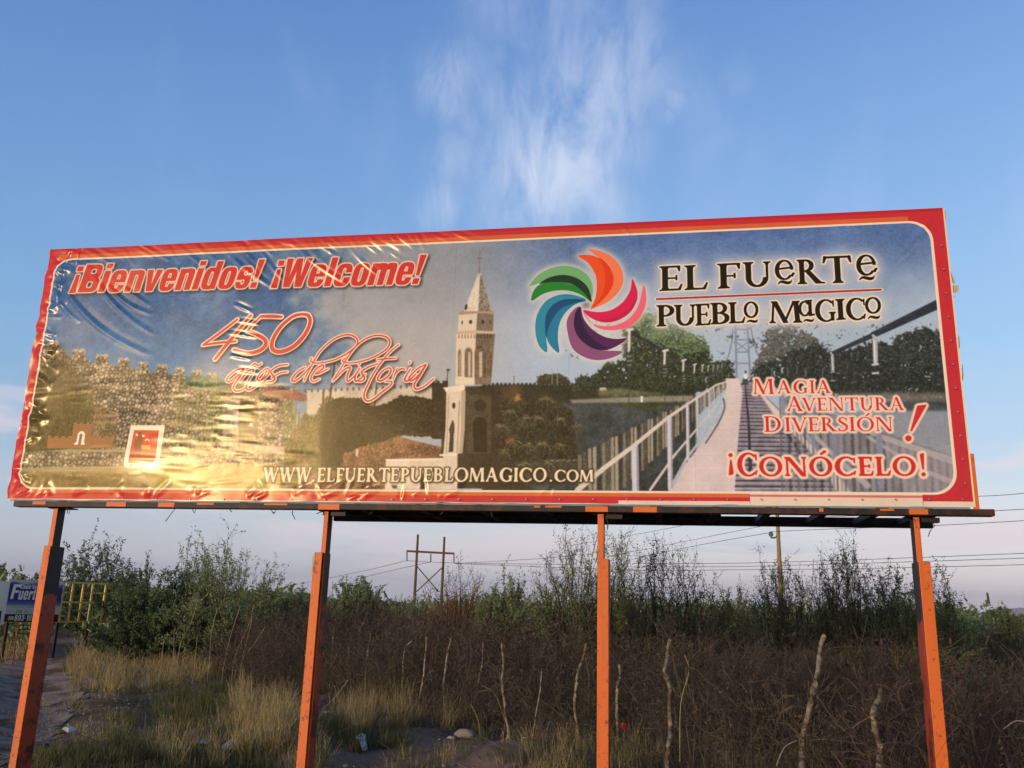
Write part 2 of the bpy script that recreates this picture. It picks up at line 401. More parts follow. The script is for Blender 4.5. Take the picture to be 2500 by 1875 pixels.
# low walls, planting bed and paving in front of the fort
shape(Z1, [(60, 1330), (420, 1300), (1740, 1322), (1740, 1540), (40, 1540)], C(172, 156, 110), 1, soft=2)
shape(Z1, [(60, 1310), (700, 1320), (1740, 1330), (1740, 1385), (60, 1410)], STONE, .8)
shape(Z1, [(1480, 1275), (1700, 1290), (1790, 1310), (1790, 1340), (1480, 1310)], C(206, 184, 158), .9, soft=1)
shape(Z1, [(50, 1430), (760, 1440), (900, 1530), (50, 1530)], C(110, 92, 44), .7, soft=8)
shape(Z1, [(870, 1385), (1740, 1395), (1740, 1532), (900, 1532)], C(190, 170, 96), .8, soft=6)
foliage(Z1, [(560, 1050), (690, 1090), (700, 1290), (560, 1300)], C(126, 108, 74), [C(160, 140, 100), C(90, 80, 50)], 220, 5, seed=9)
def cactus(o, x, y0, y1, w, col):
    P = [(x, y1), (x + (y1 - y0) * .02, (y0 + y1) / 2), (x + (y1 - y0) * .05, y0)]
    line(o, P, w, col); line(o, [(a - w * .25, b) for a, b in P], w * .2, col * 1.35, .8); line(o, [(a + w * .22, b) for a, b in P], w * .2, col * .6, .8)
for x, a, b in [(1035, 870, 1300), (1085, 1010, 1300), (1120, 880, 1250), (1150, 960, 1310), (1182, 900, 1200), (1215, 1010, 1290), (1232, 930, 1240), (1246, 860, 1290), (1275, 965, 1280), (1296, 960, 1150), (1060, 930, 1280), (1330, 1120, 1310)]:
    cactus(Z1, x, a, b, 9, C(104, 128, 62))
for x, a, b in [(420, 960, 1290), (470, 900, 1300), (520, 940, 1300), (360, 1000, 1290)]: cactus(Z1, x, a, b, 9, C(100, 92, 40))
for x in range(1000, 1330, 26): line(Z1, [(x, 1310 - (x * 7 % 90)), (x + 8, 1325)], 6, C(150, 150, 80), .8)
for x, a, b in [(585, 1030, 1250), (605, 1060, 1280), (622, 1010, 1290), (645, 1040, 1270), (664, 1090, 1280)]: cactus(Z2, x, a, b, 9, C(88, 116, 66))
for k in range(26):
    a = k * 1.7; x = 1390 + (k % 2) * 75; line(Z1, [(x, 1330), (x + 26 * math.cos(a), 1290 + 26 * math.sin(a))], 2.4, C(170, 160, 110), .8)
# --- distant battlement wall, palm, dark trees, hill
shape(Z2, [(720, 960), (1440, 935), (1440, 1080), (720, 1100)], lerp(C(186, 172, 150), C(226, 212, 190), N2[..., None]))
for k in range(21):
    x = 742 + k * 34; y = 958 - k * 1.5
    shape(Z2, [(x, y - 4), (x + 13, y - 5), (x + 13, y + 14), (x, y + 15)], C(88, 88, 96), .85)
shape(Z2, [(1438, 905), (1450, 905), (1450, 918), (1465, 918), (1465, 905), (1482, 905), (1482, 918), (1500, 918), (1500, 905), (1530, 905), (1530, 1240), (1438, 1240)], C(44, 38, 34))
foliage(Z2, [(600, 1270), (700, 1090), (760, 1120), (830, 1000), (900, 1020), (930, 1150), (900, 1530), (560, 1530)], C(92, 84, 48), [C(120, 112, 60), C(70, 66, 40), C(140, 124, 74)], 900, 6, seed=3)
line(Z2, [(882, 780), (858, 960), (835, 1120), (800, 1340)], 12, C(74, 60, 48))
line(Z2, [(815, 960), (800, 1340)], 12, C(86, 70, 54)); line(Z2, [(1120, 920), (1105, 1100)], 8, C(70, 58, 48))
for k in range(16):
    a = -math.pi / 2 + (k - 7.5) * .36; line(Z2, [(883, 775), (883 + 38 * math.cos(a), 772 + 34 * math.sin(a) + 10), (883 + 58 * math.cos(a), 790 + 40 * math.sin(a))], 5, C(64, 58, 44), .85, w1=1.5)
shape(Z2, [(920, 1320), (1000, 1250), (1200, 1215), (1300, 1240), (1500, 1290), (1600, 1400), (1500, 1530), (640, 1530)], lerp(C(96, 66, 46), C(176, 130, 100), N2[..., None]) * (.85 + .3 * N3[..., None]))
foliage(Z2, [(830, 1040), (900, 1005), (1000, 1000), (1060, 1020), (1110, 1050), (1180, 1030), (1260, 985), (1400, 1000), (1520, 1040), (1520, 1230), (1240, 1220), (1120, 1270), (960, 1320), (900, 1420), (800, 1400), (790, 1200)], C(44, 38, 28), [C(66, 58, 42), C(26, 24, 20), C(84, 72, 50), C(54, 56, 34)], 1500, 5, seed=4)
foliage(Z2, [(930, 1330), (1100, 1260), (1300, 1270), (1480, 1280), (1480, 1330), (1200, 1350), (1180, 1520), (900, 1530)], C(128, 92, 66), [C(160, 120, 90), C(80, 56, 40), C(120, 80, 60), C(60, 50, 36)], 700, 6, seed=5)
line(Z2, [(1200, 1215), (1510, 1210)], 2, C(150, 130, 110), .7)
shape(Z2, [(1000, 1300), (1012, 1298), (1012, 1340), (998, 1340)], C(220, 205, 190))
# white building at the foot
shape(Z2, [(1172, 1360), (1600, 1352), (1600, 1530), (1165, 1530)], lerp(C(212, 194, 168), C(236, 222, 198), N2[..., None]))
shape(Z2, [(1172, 1356), (1600, 1348), (1600, 1360), (1172, 1368)], C(240, 228, 206)); shape(Z2, [(1370, 1440), (1396, 1440), (1396, 1530), (1368, 1530)], C(98, 84, 70))
shape(Z3, [(18, 1545), (55, 1545), (55, 1566), (30, 1566)], C(70, 60, 52)); shape(Z3, [(205, 1500), (232, 1500), (230, 1565), (205, 1565)], C(60, 50, 42))
# --- right: river bank, water, woods
shape(Z4, [(-170, 905), (30, 902), (560, 905), (1060, 900), (1060, 1560), (-170, 1560)], C(52, 50, 40), 1, soft=2)
for k in range(22): shape(Z4, [(-160 + k * 24, 893 + (k % 3)), (-148 + k * 24, 893), (-148 + k * 24, 912), (-160 + k * 24, 912)], C(46, 42, 36))
foliage(Z4, [(150, 860), (190, 838), (250, 840), (300, 850), (340, 880), (340, 905), (150, 905)], C(58, 58, 44), [C(76, 76, 54), C(40, 42, 34)], 180, 5, seed=6)
for x in (234, 264): line(Z4, [(x + 3, 815), (x, 900)], 4, C(170, 168, 160))
line(Z4, [(15, 855), (15, 885)], 3, C(70, 66, 60)); line(Z3, [(372, 825), (366, 905)], 5, C(60, 56, 50)); shape(Z3, [(362, 825), (384, 823), (384, 838), (362, 838)], C(70, 66, 60))
shape(Z4, [(250, 1010), (1060, 1010), (1060, 1560), (100, 1560)], lerp(C(48, 54, 58), C(76, 84, 88), ss(.3, .75, N1)[..., None]), 1, soft=5)
foliage(Z4, [(650, 560), (760, 500), (830, 495), (860, 560), (920, 545), (1010, 600), (1040, 640), (1110, 650), (1150, 720), (1150, 780), (1290, 760), (1290, 880), (1180, 930), (1050, 950), (1030, 990), (640, 990), (560, 940), (330, 930), (380, 870), (480, 850), (540, 780), (640, 760)], C(48, 56, 44), [C(70, 84, 62), C(30, 34, 30), C(90, 110, 80), C(40, 46, 38)], 2600, 6, seed=7, edge=1.8)
foliage(Z4, [(700, 520), (760, 490), (840, 500), (850, 570), (930, 560), (1030, 610), (1120, 650), (1150, 720), (1000, 720), (760, 640)], C(92, 118, 84), [C(120, 144, 104), C(70, 92, 66), C(140, 160, 120), C(50, 62, 50)], 1000, 6, seed=8, edge=2.2)
shape(Z4, [(-40, 915), (60, 915), (50, 990), (-50, 990)], C(150, 92, 60), .35, soft=6)
shape(Z4, [(330, 992), (640, 975), (1050, 965), (1052, 1000), (640, 1008), (350, 1010)], C(150, 148, 132), .9, soft=2)
shape(Z4, [(500, 930), (640, 925), (760, 940), (900, 965), (500, 970)], C(112, 116, 84), .8, soft=3)
shape(Z4, [(508, 920), (545, 918), (548, 936), (508, 938)], C(176, 178, 160)); shape(Z4, [(745, 970), (758, 968), (757, 1005), (745, 1005)], C(230, 228, 220))
shape(Z4, [(660, 1010), (900, 1022), (880, 1050), (620, 1035)], C(60, 74, 44), .9, soft=2)
for k in range(40):
    cx = -150 + (k * 83) % 560; cy = 985 + (k * 47) % 420
    for j in range(11):
        a = j * .57 + k; L = 28 + (k * 7) % 26
        line(Z4, [(cx, cy), (cx + L * math.cos(a), cy + L * .8 * math.sin(a))], 2.6, [C(96, 90, 66), C(56, 56, 44), C(122, 112, 78), C(74, 70, 50)][(k + j) % 4], .6, w1=1)
foliage(Z4, [(-170, 1000), (240, 990), (360, 1060), (380, 1300), (300, 1480), (-170, 1480)], C(50, 48, 38), [C(90, 82, 60), C(34, 34, 28), C(70, 66, 50)], 900, 9, seed=11, blades=True)
shape(Z4, [(60, 1330), (420, 1330), (380, 1480), (60, 1480)], C(76, 74, 66), .5, soft=6)
for k in range(6): line(Z4, [(225 + k * 32, 1340 + (k % 2) * 6), (245 + k * 32, 1338)], 4, C(176, 176, 168), .7)
# --- church tower
TCL, TCD = C(222, 208, 184), C(58, 50, 42)
shape(Z3, [(340, 940), (690, 925), (700, 1565), (430, 1565), (330, 1360)], C(50, 44, 36), .94, soft=1)
shape(Z3, [(485, 985), (640, 985), (640, 1350), (485, 1350)], C(74, 66, 54), .9, soft=1)
shape(Z3, [(572 + 38 * math.cos(t), 1050 + 38 * math.sin(t)) for t in np.linspace(0, 6.2, 20)], C(48, 42, 34))
shape(Z3, [(530, 1340)] + [(570 + 44 * math.cos(t), 1165 - 44 * math.sin(t)) for t in np.linspace(3.1, 0, 12)] + [(614, 1340)], C(38, 33, 27))
shape(Z3, [(362, 955), (462, 940), (470, 1010), (436, 1400), (430, 1565), (330, 1565), (340, 1370), (356, 1200)], TCL)
shape(Z3, [(340, 940), (470, 922), (480, 945), (465, 965), (360, 970), (352, 955)], C(236, 222, 198))
shape(Z3, [(455, 960), (482, 955), (476, 1200), (462, 1350), (438, 1350), (452, 1200)], C(182, 166, 144))
shape(Z3, [(440, 1020), (448, 1020), (432, 1350), (424, 1350)], C(170, 152, 128)); shape(Z3, [(372, 985), (380, 985), (366, 1350), (358, 1350)], C(196, 180, 154))
shape(Z3, [(408 + 10 * math.cos(t), 1052 + 20 * math.sin(t)) for t in np.linspace(0, 6.2, 16)], TCD)
shape(Z3, [(376, 1340), (384, 1230), (378, 1200), (392, 1160), (400, 1138), (410, 1160), (413, 1200), (408, 1230), (404, 1338)], TCD)
shape(Z3, [(318, 1352), (440, 1348), (436, 1364), (318, 1366)], C(240, 226, 200))
shape(Z3, [(430, 1350), (700, 1350), (700, 1565), (430, 1565)], C(54, 48, 40), .9)
shape(Z3, [(424, 600), (545, 590), (538, 918), (420, 922)], TCL); shape(Z3, [(545, 590), (664, 600), (638, 915), (536, 920)], C(112, 98, 84))
shape(Z3, [(440, 480), (556, 470), (548, 600), (428, 604)], TCL * .98); shape(Z3, [(554, 470), (656, 478), (650, 600), (546, 600)], C(120, 106, 92))
shape(Z3, [(420, 590), (548, 584), (668, 592), (662, 606), (546, 604), (424, 608)], C(200, 176, 152)); shape(Z3, [(436, 478), (470, 462), (640, 462), (664, 472), (650, 484), (552, 478), (444, 490)], C(176, 140, 120))
shape(Z3, [(470, 464), (556, 240), (578, 240), (560, 466)], lerp(C(206, 196, 178), C(226, 216, 200), FINE[..., None])); shape(Z3, [(560, 466), (570, 240), (578, 240), (640, 466)], lerp(C(100, 92, 84), C(160, 150, 136), FINE[..., None]))
shape(Z3, [(554, 228), (578, 228), (582, 246), (552, 246)], C(190, 176, 156))
line(Z3, [(568, 90), (566, 230)], 5, C(120, 112, 100)); line(Z3, [(556, 136), (582, 136)], 5, C(120, 112, 100)); line(Z3, [(560, 128), (560, 146)], 3, C(120, 112, 100)); line(Z3, [(578, 128), (578, 146)], 3, C(120, 112, 100))
shape(Z3, [(484 + 9 * math.cos(t), 440 + 18 * math.sin(t) - math.cos(t) * 8) for t in np.linspace(0, 6.2, 14)], TCD)
for x, y, rx in [(459, 536, 4), (512, 532, 10), (588, 532, 9), (634, 534, 4)]: shape(Z3, [(x + rx * math.cos(t), y + 13 * math.sin(t)) for t in np.linspace(0, 6.2, 14)], TCD)
for k in range(6): shape(Z3, [(436 + k * 19, 610), (444 + k * 19, 609), (444 + k * 19, 634), (436 + k * 19, 635)], C(176, 120, 98))
for k in range(5): shape(Z3, [(556 + k * 19, 608), (563 + k * 19, 609), (563 + k * 19, 632), (556 + k * 19, 632)], C(70, 60, 52))
for x, w, a, b, sky in [(444, 8, 710, 870, 1), (499, 22, 700, 876, 1), (568, 26, 698, 878, 1), (620, 16, 720, 880, 0)]:
    shape(Z3, [(x - w - 5, b)] + [(x + (w + 5) * math.cos(t), a + 30 - 44 * math.sin(t)) for t in np.linspace(math.pi, 0, 10)] + [(x + w + 5, b)], C(186, 166, 142) if x < 540 else C(84, 72, 62))
    shape(Z3, [(x - w, b)] + [(x + w * math.cos(t), a + 30 - 36 * math.sin(t)) for t in np.linspace(math.pi, 0, 10)] + [(x + w, b)], C(118, 98, 78))
    if sky: shape(Z3, [(x - w * .1, b - 4), (x - w * .1, a + 20), (x + w * .6, a + 20), (x + w * .6, b - 4)], C(196, 184, 166))
shape(Z3, [(418, 884), (540, 880), (538, 922), (418, 922)], C(228, 214, 190)); shape(Z3, [(538, 880), (640, 882), (640, 918), (538, 922)], C(124, 110, 92))
line(Z3, [(440, 480), (470, 462)], 3, C(150, 120, 100))
for y in range(625, 915, 24): line(Z3, [(424, y + 3), (540, y)], 1.2, C(150, 134, 112), .35); line(Z3, [(540, y), (645, y + 3)], 1.2, C(60, 52, 46), .4)
for y in range(975, 1345, 30): line(Z3, [(352, y + 3), (460, y)], 1.2, C(160, 142, 118), .3)
for k in range(9): shape(Z3, [(350 + k * 9 % 70, 980 + k * 41), (362 + k * 9 % 70, 978 + k * 41), (360 + k * 9 % 70, 1010 + k * 41), (349 + k * 9 % 70, 1012 + k * 41)], C(180, 160, 132), .25, soft=2)
# palms to the right of the tower
for k, (cx, cy) in enumerate([(800, 1010), (760, 1090), (700, 1180), (860, 1130), (780, 1280), (930, 1130), (980, 1010), (1060, 1140), (720, 1340), (870, 1300), (1070, 1300), (960, 1290), (840, 1420), (1180, 1180), (1000, 1410)]):
    for j in range(26):
        a = j * .243 + k * 1.7 + .3 * math.sin(j * 3.1 + k); L = 28 + (k * 13 + j * 5) % 34
        e = (cx + L * 1.15 * math.cos(a), cy + L * .7 * math.sin(a) + 10 + L * .35)
        line(Z3, smooth([(cx, cy), ((cx + e[0]) / 2, (cy + e[1]) / 2 - 16), e], 4), 4.0, [C(128, 120, 88), C(70, 68, 50), C(160, 146, 104), C(96, 92, 66), C(36, 34, 28)][(k + j) % 5], .85, w1=1.2)
shape(Z3, [(780, 1030), (800, 975), (822, 985), (815, 1020)], C(196, 130, 84), .7, soft=1); shape(Z3, [(720, 1262), (790, 1245), (770, 1275), (735, 1290)], C(190, 104, 80), .6, soft=1)
# --- suspension bridge
shape(Z5, [(-80, 1030), (1180, 1000), (1290, 1560), (-80, 1560)], C(112, 118, 132), 0)
foliage(Z5, [(180, 880), (230, 800), (240, 700), (330, 640), (420, 650), (520, 720), (590, 770), (600, 900), (640, 980), (200, 980)], C(84, 88, 84), [C(110, 112, 112), C(56, 60, 56), C(140, 140, 146)], 900, 5, seed=12, edge=2.6)
foliage(Z5, [(190, 900), (240, 850), (330, 830), (400, 780), (520, 750), (600, 790), (720, 770), (830, 730), (940, 750), (960, 690), (1060, 680), (1100, 660), (1220, 690), (1250, 1000), (1260, 1080), (900, 1040), (620, 1030), (190, 960)], C(40, 46, 46), [C(58, 66, 62), C(26, 30, 30), C(80, 90, 84), C(50, 54, 60)], 3000, 6, seed=13, edge=1.8)
shape(Z5, [(600, 1010), (1000, 1005), (1240, 1010), (1250, 1065), (1000, 1070), (600, 1060)], C(150, 142, 134), .6, soft=5)
shape(Z5, [(880, 1050), (1250, 1050), (1260, 1110), (880, 1110)], C(52, 60, 62), .85, soft=4)
shape(Z5, [(560, 1105), (1262, 1105), (1300, 1545), (700, 1300)], lerp(C(104, 124, 150), C(150, 156, 166), v), 1, soft=4)
# far tower and hangers
TB = C(124, 140, 164)
for a, b in [((95, 560), (105, 930)), ((158, 560), (176, 930))]: line(Z5, [a, b], 9, TB)
for y in (560, 670, 725, 790, 850): line(Z5, [(98, y), (165, y)], 7, TB)
for a, b in [((100, 735), (165, 785)), ((165, 735), (100, 785)), ((98, 520), (160, 560)), ((160, 520), (98, 560))]: line(Z5, [a, b], 5, TB)
line(Z5, [(84, 660), (74, 760), (40, 860), (0, 905), (-60, 930)], 3.5, C(90, 96, 106), curve=True); line(Z5, [(178, 650), (200, 760), (240, 840), (300, 890)], 3.5, C(90, 96, 106), curve=True)
# left main cable with posts
line(Z4, [(640, 590), (680, 590), (790, 660), (890, 715), (1000, 775), (1060, 800)], 15, C(52, 50, 56), w1=8)
for k, (x, y, h) in enumerate([(680, 590, 120), (885, 710, 75), (992, 765, 60), (1056, 790, 45), (1102, 795, 35), (1135, 800, 30), (1165, 800, 26), (1192, 795, 22), (1215, 785, 20)]):
    wv = max(3, 15 - k * 2.2)
    line(Z4, [(x, y), (x - 3, y + h)], wv, C(206, 206, 206)); line(Z4, [(x - wv * .8, y), (x + wv * 1.2, y - 6)], wv, C(214, 212, 212))
    for j in range(3): line(Z4, [(x - wv * .7, y + h + 30 + j * 26 / (1 + k * .3)), (x + wv * .7, y + h + 28 + j * 26 / (1 + k * .3))], max(2, wv * .4), C(190, 190, 190), .8)
    line(Z4, [(x, y + h), (x - 3, 1080 - k * 24)], max(1.5, 4 - k * .3), C(60, 62, 62), .8)
# right main cable
line(Z5, [(600, 802), (830, 700)], 17, C(50, 56, 68), w1=26); line(Z5, [(830, 698), (1175, 535)], 30, C(44, 50, 66), w1=46)
for x, y, h, w in [(612, 805, 80, 13), (838, 715, 130, 22)]:
    line(Z5, [(x, y), (x + 4, y + h)], w, C(168, 176, 186)); line(Z5, [(x - 4, y + 10), (x, y + h)], w * .3, C(224, 228, 232)); line(Z5, [(x - 10, y - 14), (x + 2, y + 4)], w * .6, C(176, 184, 196))
    for j in range(2): line(Z5, [(x - w * .6, y + h + 12 + j * 46), (x + w * .8, y + h + 10 + j * 46)], w * .4, C(206, 210, 212))
for x, y in [(290, 880), (340, 870), (375, 875), (425, 865), (470, 880), (560, 880)]: line(Z5, [(x, y), (x, y + 40)], 5, C(110, 140, 130), .7)
# deck: pale left path, dark plank right, edges
shape(Z4, [(1235, 868), (1305, 868), (1330, 905), (1322, 1200), (1290, 1520), (900, 1520), (940, 1440), (1100, 1240), (1210, 1080), (1232, 960)], lerp(C(196, 184, 186), C(226, 214, 212), N1[..., None]))
for y in (905, 960, 1025, 1090, 1150, 1215, 1300, 1385, 1470): line(Z4, [(1225 - (y - 900) * .45, y), (1322 - (y - 900) * .03, y)], 2.5, C(236, 224, 212), .7)
shape(Z5, [(120, 955), (190, 955), (420, 1180), (640, 1430), (700, 1530), (95, 1530), (112, 1250), (140, 1000)], lerp(C(112, 110, 128), C(150, 146, 160), N2[..., None]))
yy = 990.0
while yy < 1525:
    hgt = 3 + (yy - 960) * .012; xl = 135 - (yy - 980) * .07; xr = 200 + (yy - 980) * .88
    line(Z5, [(xl, yy), (xr, yy + 3)], hgt, C(48, 46, 62), .85); line(Z5, [(xl, yy + hgt), (xr, yy + hgt + 2)], max(2, hgt * .5), C(206, 198, 200), .7)
    yy += 14 + (yy - 960) * .03
line(Z5, [(150, 960), (170, 1200), (178, 1440)], 6, C(52, 50, 72), w1=16)
shape(Z5, [(190, 960), (240, 1010), (520, 1300), (720, 1540), (640, 1540), (560, 1400), (470, 1290), (300, 1120)], C(214, 206, 198), .95, soft=1)
line(Z5, [(340, 1180), (420, 1290), (440, 1330)], 14, C(56, 58, 76), .9)
# right fence boards and rails
shape(Z5, [(330, 1020), (560, 1100), (1240, 1340), (1290, 1540), (720, 1540), (520, 1290)], C(118, 120, 126), .9, soft=2)
for k in range(44):
    x = 330 + k * 21; y0 = 1030 + k * 7.6; w = 9 + (k * 5) % 7
    shape(Z5, [(x, y0), (x + w, y0 + 3), (x + w + 14, 1530), (x + 12, 1530)], [C(96, 98, 102), C(150, 146, 150), C(70, 70, 76), C(128, 130, 140)][(k * 3) % 4], .75)
for a, b, w in [((560, 1090), (870, 1240), 16), ((870, 1240), (1260, 1370), 26), ((430, 1140), (620, 1340), 16), ((620, 1340), (800, 1500), 22), ((800, 1240), (1100, 1420), 14), ((1100, 1420), (1250, 1480), 20)]: line(Z5, [a, b], w, C(176, 174, 178), .85, w1=w * 1.3)
for x, a, b, w in [(345, 1000, 1200, 12), (500, 1100, 1290, 18), (620, 1130, 1400, 26), (860, 1240, 1510, 30)]: line(Z5, [(x, a), (x + 12, b)], w, C(128, 138, 160), .9)
shape(Z5, [(870, 1250), (1280, 1370), (1300, 1545), (1000, 1545)], C(170, 164, 174), .45, soft=6)
# left fence boards, rails and posts
k = 0; x = 1240.0
while x > 380:
    t = (1240 - x) / 860; w = 4 + 22 * t; y0 = 880 + (1240 - x) * .50 + (k * 7 % 5) * 2; y1 = min(1512, y0 + 40 + 420 * t)
    shape(Z4, [(x - w, y0 + 6), (x - w * .2, y0), (x, y1), (x - w * .9, y1)], [C(146, 138, 118), C(84, 78, 66), C(122, 114, 98), C(56, 54, 48), C(160, 152, 134)][k % 5])
    x -= w * 1.18; k += 1
P = [(1300, 868), (1180, 905), (1010, 1020), (900, 1095), (700, 1260), (540, 1380), (380, 1512)]
line(Z4, P, 7, C(212, 204, 194), w1=30); line(Z4, [(1300, 878), (1215, 985), (1110, 1110), (940, 1310), (800, 1510)], 5, C(206, 200, 196), w1=14)
line(Z4, [(1240, 925), (1120, 1180), (1010, 1330), (930, 1480)], 5, C(176, 182, 196), w1=20)
for x, a, b, w in [(1250, 880, 905, 4), (1222, 890, 925, 5), (1195, 905, 960, 6), (1165, 920, 1000, 7), (1140, 935, 1085, 9), (1072, 985, 1200, 13), (1015, 1015, 1330, 18), (912, 1095, 1500, 26), (712, 1265, 1512, 36)]:
    line(Z4, [(x, a), (x + 4, b)], w, C(204, 206, 216)); line(Z4, [(x + w * .35, a), (x + 4 + w * .35, b)], w * .25, C(140, 146, 170))
line(Z4, [(1222, 985), (1228, 1040), (1190, 1130), (1120, 1240)], 8, C(84, 88, 104), curve=True)
shape(Z4, [(1325, 905), (1338, 862), (1362, 862), (1364, 905)], C(60, 62, 70)); shape(Z4, [(1338, 845), (1356, 838), (1362, 870), (1340, 872)], C(226, 224, 216))
shape(Z4, [(1345, 824), (1354, 822), (1355, 838), (1346, 838)], C(60, 54, 50))
# the blown-up photograph is a little soft, blocky and uneven in tone
for c_ in range(3): IMG[..., c_] = blur(IMG[..., c_], 1.2)
lum_ = IMG.mean(-1, keepdims=True); dk_ = np.clip((.62 - lum_) * 3, 0, 1)           # darker parts carry more texture than the sky
IMG *= 1 + (N2[..., None] - .5) * (.05 + .34 * dk_) + (FINE[..., None] - .5) * (.04 + .26 * dk_) + (N1[..., None] - .5) * .08
IMG *= np.array([1.03, 1.04, 1.10], np.float32); IMG[...] = IMG * .965 + .02
# print grain, panel seams of the vinyl
IMG *= (0.955 + .09 * N3[..., None])
for q in range(1, 8): IMG[:, int(q * TW / 8) - 1:int(q * TW / 8) + 1] *= .93
# --- municipal badge and coat of arms on the lower left
CB = C(168, 118, 82)
cast = [(265, 610)] + [(275, 415), (322, 415), (328, 450), (372, 450), (376, 418), (436, 418), (440, 450), (480, 450), (484, 418), (540, 418), (545, 450), (590, 450), (592, 418), (655, 418), (672, 210), (725, 210), (725, 235), (765, 235), (768, 208), (808, 208), (810, 235), (868, 235), (870, 208), (918, 208), (918, 235), (945, 235), (948, 210), (972, 210), (950, 415), (992, 418), (994, 455), (1048, 455), (1052, 420), (1112, 420), (1112, 455), (1166, 455), (1170, 420), (1222, 420), (1222, 455), (1268, 455), (1272, 424), (1312, 426), (1290, 612)]
shape(ZC, cast, CB, .92)
shape(ZC, [(690, 556), (700, 525), (725, 522), (745, 390), (770, 355), (805, 345), (840, 358), (858, 395), (846, 522), (860, 530), (852, 558), (795, 558), (820, 400), (795, 385), (775, 395), (755, 558)], C(248, 240, 226))
shape(ZC, [(755, 558), (775, 400), (797, 388), (818, 402), (795, 558)], C(140, 120, 104))
line(ZC, [(170, 892), (1320, 915)], 3.2, C(232, 222, 190)); 
shape(ZC, [(1565, 262), (2088, 258), (2072, 420), (2012, 830), (2000, 880), (1975, 905), (1930, 915), (1550, 918), (1500, 908), (1478, 880), (1476, 840), (1520, 560)], C(250, 240, 226))
shape(ZC, [(1620, 335), (2000, 338), (1960, 780), (1925, 835), (1860, 848), (1570, 845), (1545, 820), (1560, 730)], C(214, 84, 60))
shape(ZC, [(1690, 370), (1740, 370), (1760, 480), (1730, 720), (1650, 715), (1630, 560), (1650, 480), (1690, 470)], C(146, 92, 62)); shape(ZC, [(1740, 640), (1880, 660), (1870, 740), (1720, 740)], C(176, 112, 72)); shape(ZC, [(1570, 720), (1625, 700), (1630, 830), (1590, 830)], C(146, 92, 62))
shape(ZC, [(1738, 568), (1886, 570), (1868, 635), (1750, 632)], C(240, 176, 76)); line(ZC, smooth([(1795, 500), (1822, 478), (1855, 498)], 5), 22, C(246, 226, 200))
shape(ZC, [(1645, 385), (1680, 395), (1680, 430), (1650, 425)], C(248, 232, 214)); shape(ZC, [(1740, 400), (1795, 420), (1775, 448), (1745, 440)], C(248, 232, 214))
# ------------------------------------------------------------------ lettering: hand-built glyph outlines (unit box, y up)
def arc(cx, cy, rx, ry, a0, a1, n=18):
    t = np.radians(np.linspace(a0, a1, n)); return [(cx + rx * math.cos(a), cy + ry * math.sin(a)) for a in t]
def ringp(cx, cy, rx, ry, wx, wy, a0=0, a1=360, n=30, tilt=0.0):
    o = arc(cx, cy, rx, ry, a0, a1, n); i = arc(cx + tilt, cy, rx - wx, ry - wy, a1, a0, n)
    return o + i
TH_, TN = .145, .055
def srf(x, y, w, s=.075, up=True):
    """foot or head serif of a stem that spans x..x+w"""
    d = 1 if up else -1
    return [(x - s, y), (x + w + s, y), (x + w + s, y + d * .028), (x + w + s * .25, y + d * .06), (x + w, y + d * .13), (x, y + d * .13), (x - s * .25, y + d * .06), (x - s, y + d * .028)]
def stem(x, w=TH_, y0=0.0, y1=1.0, bot=True, top=True, s=.075):
    r = [[(x, y0), (x + w, y0), (x + w, y1), (x, y1)]]
    if bot: r.append(srf(x, y0, w, s))
    if top: r.append(srf(x, y1, w, s, False))
    return r
def dg(x0, y0, x1, y1, w): return [(x0, y0), (x0 + w, y0), (x1 + w, y1), (x1, y1)]
def box(x0, y0, x1, y1): return [(x0, y0), (x1, y0), (x1, y1), (x0, y1)]
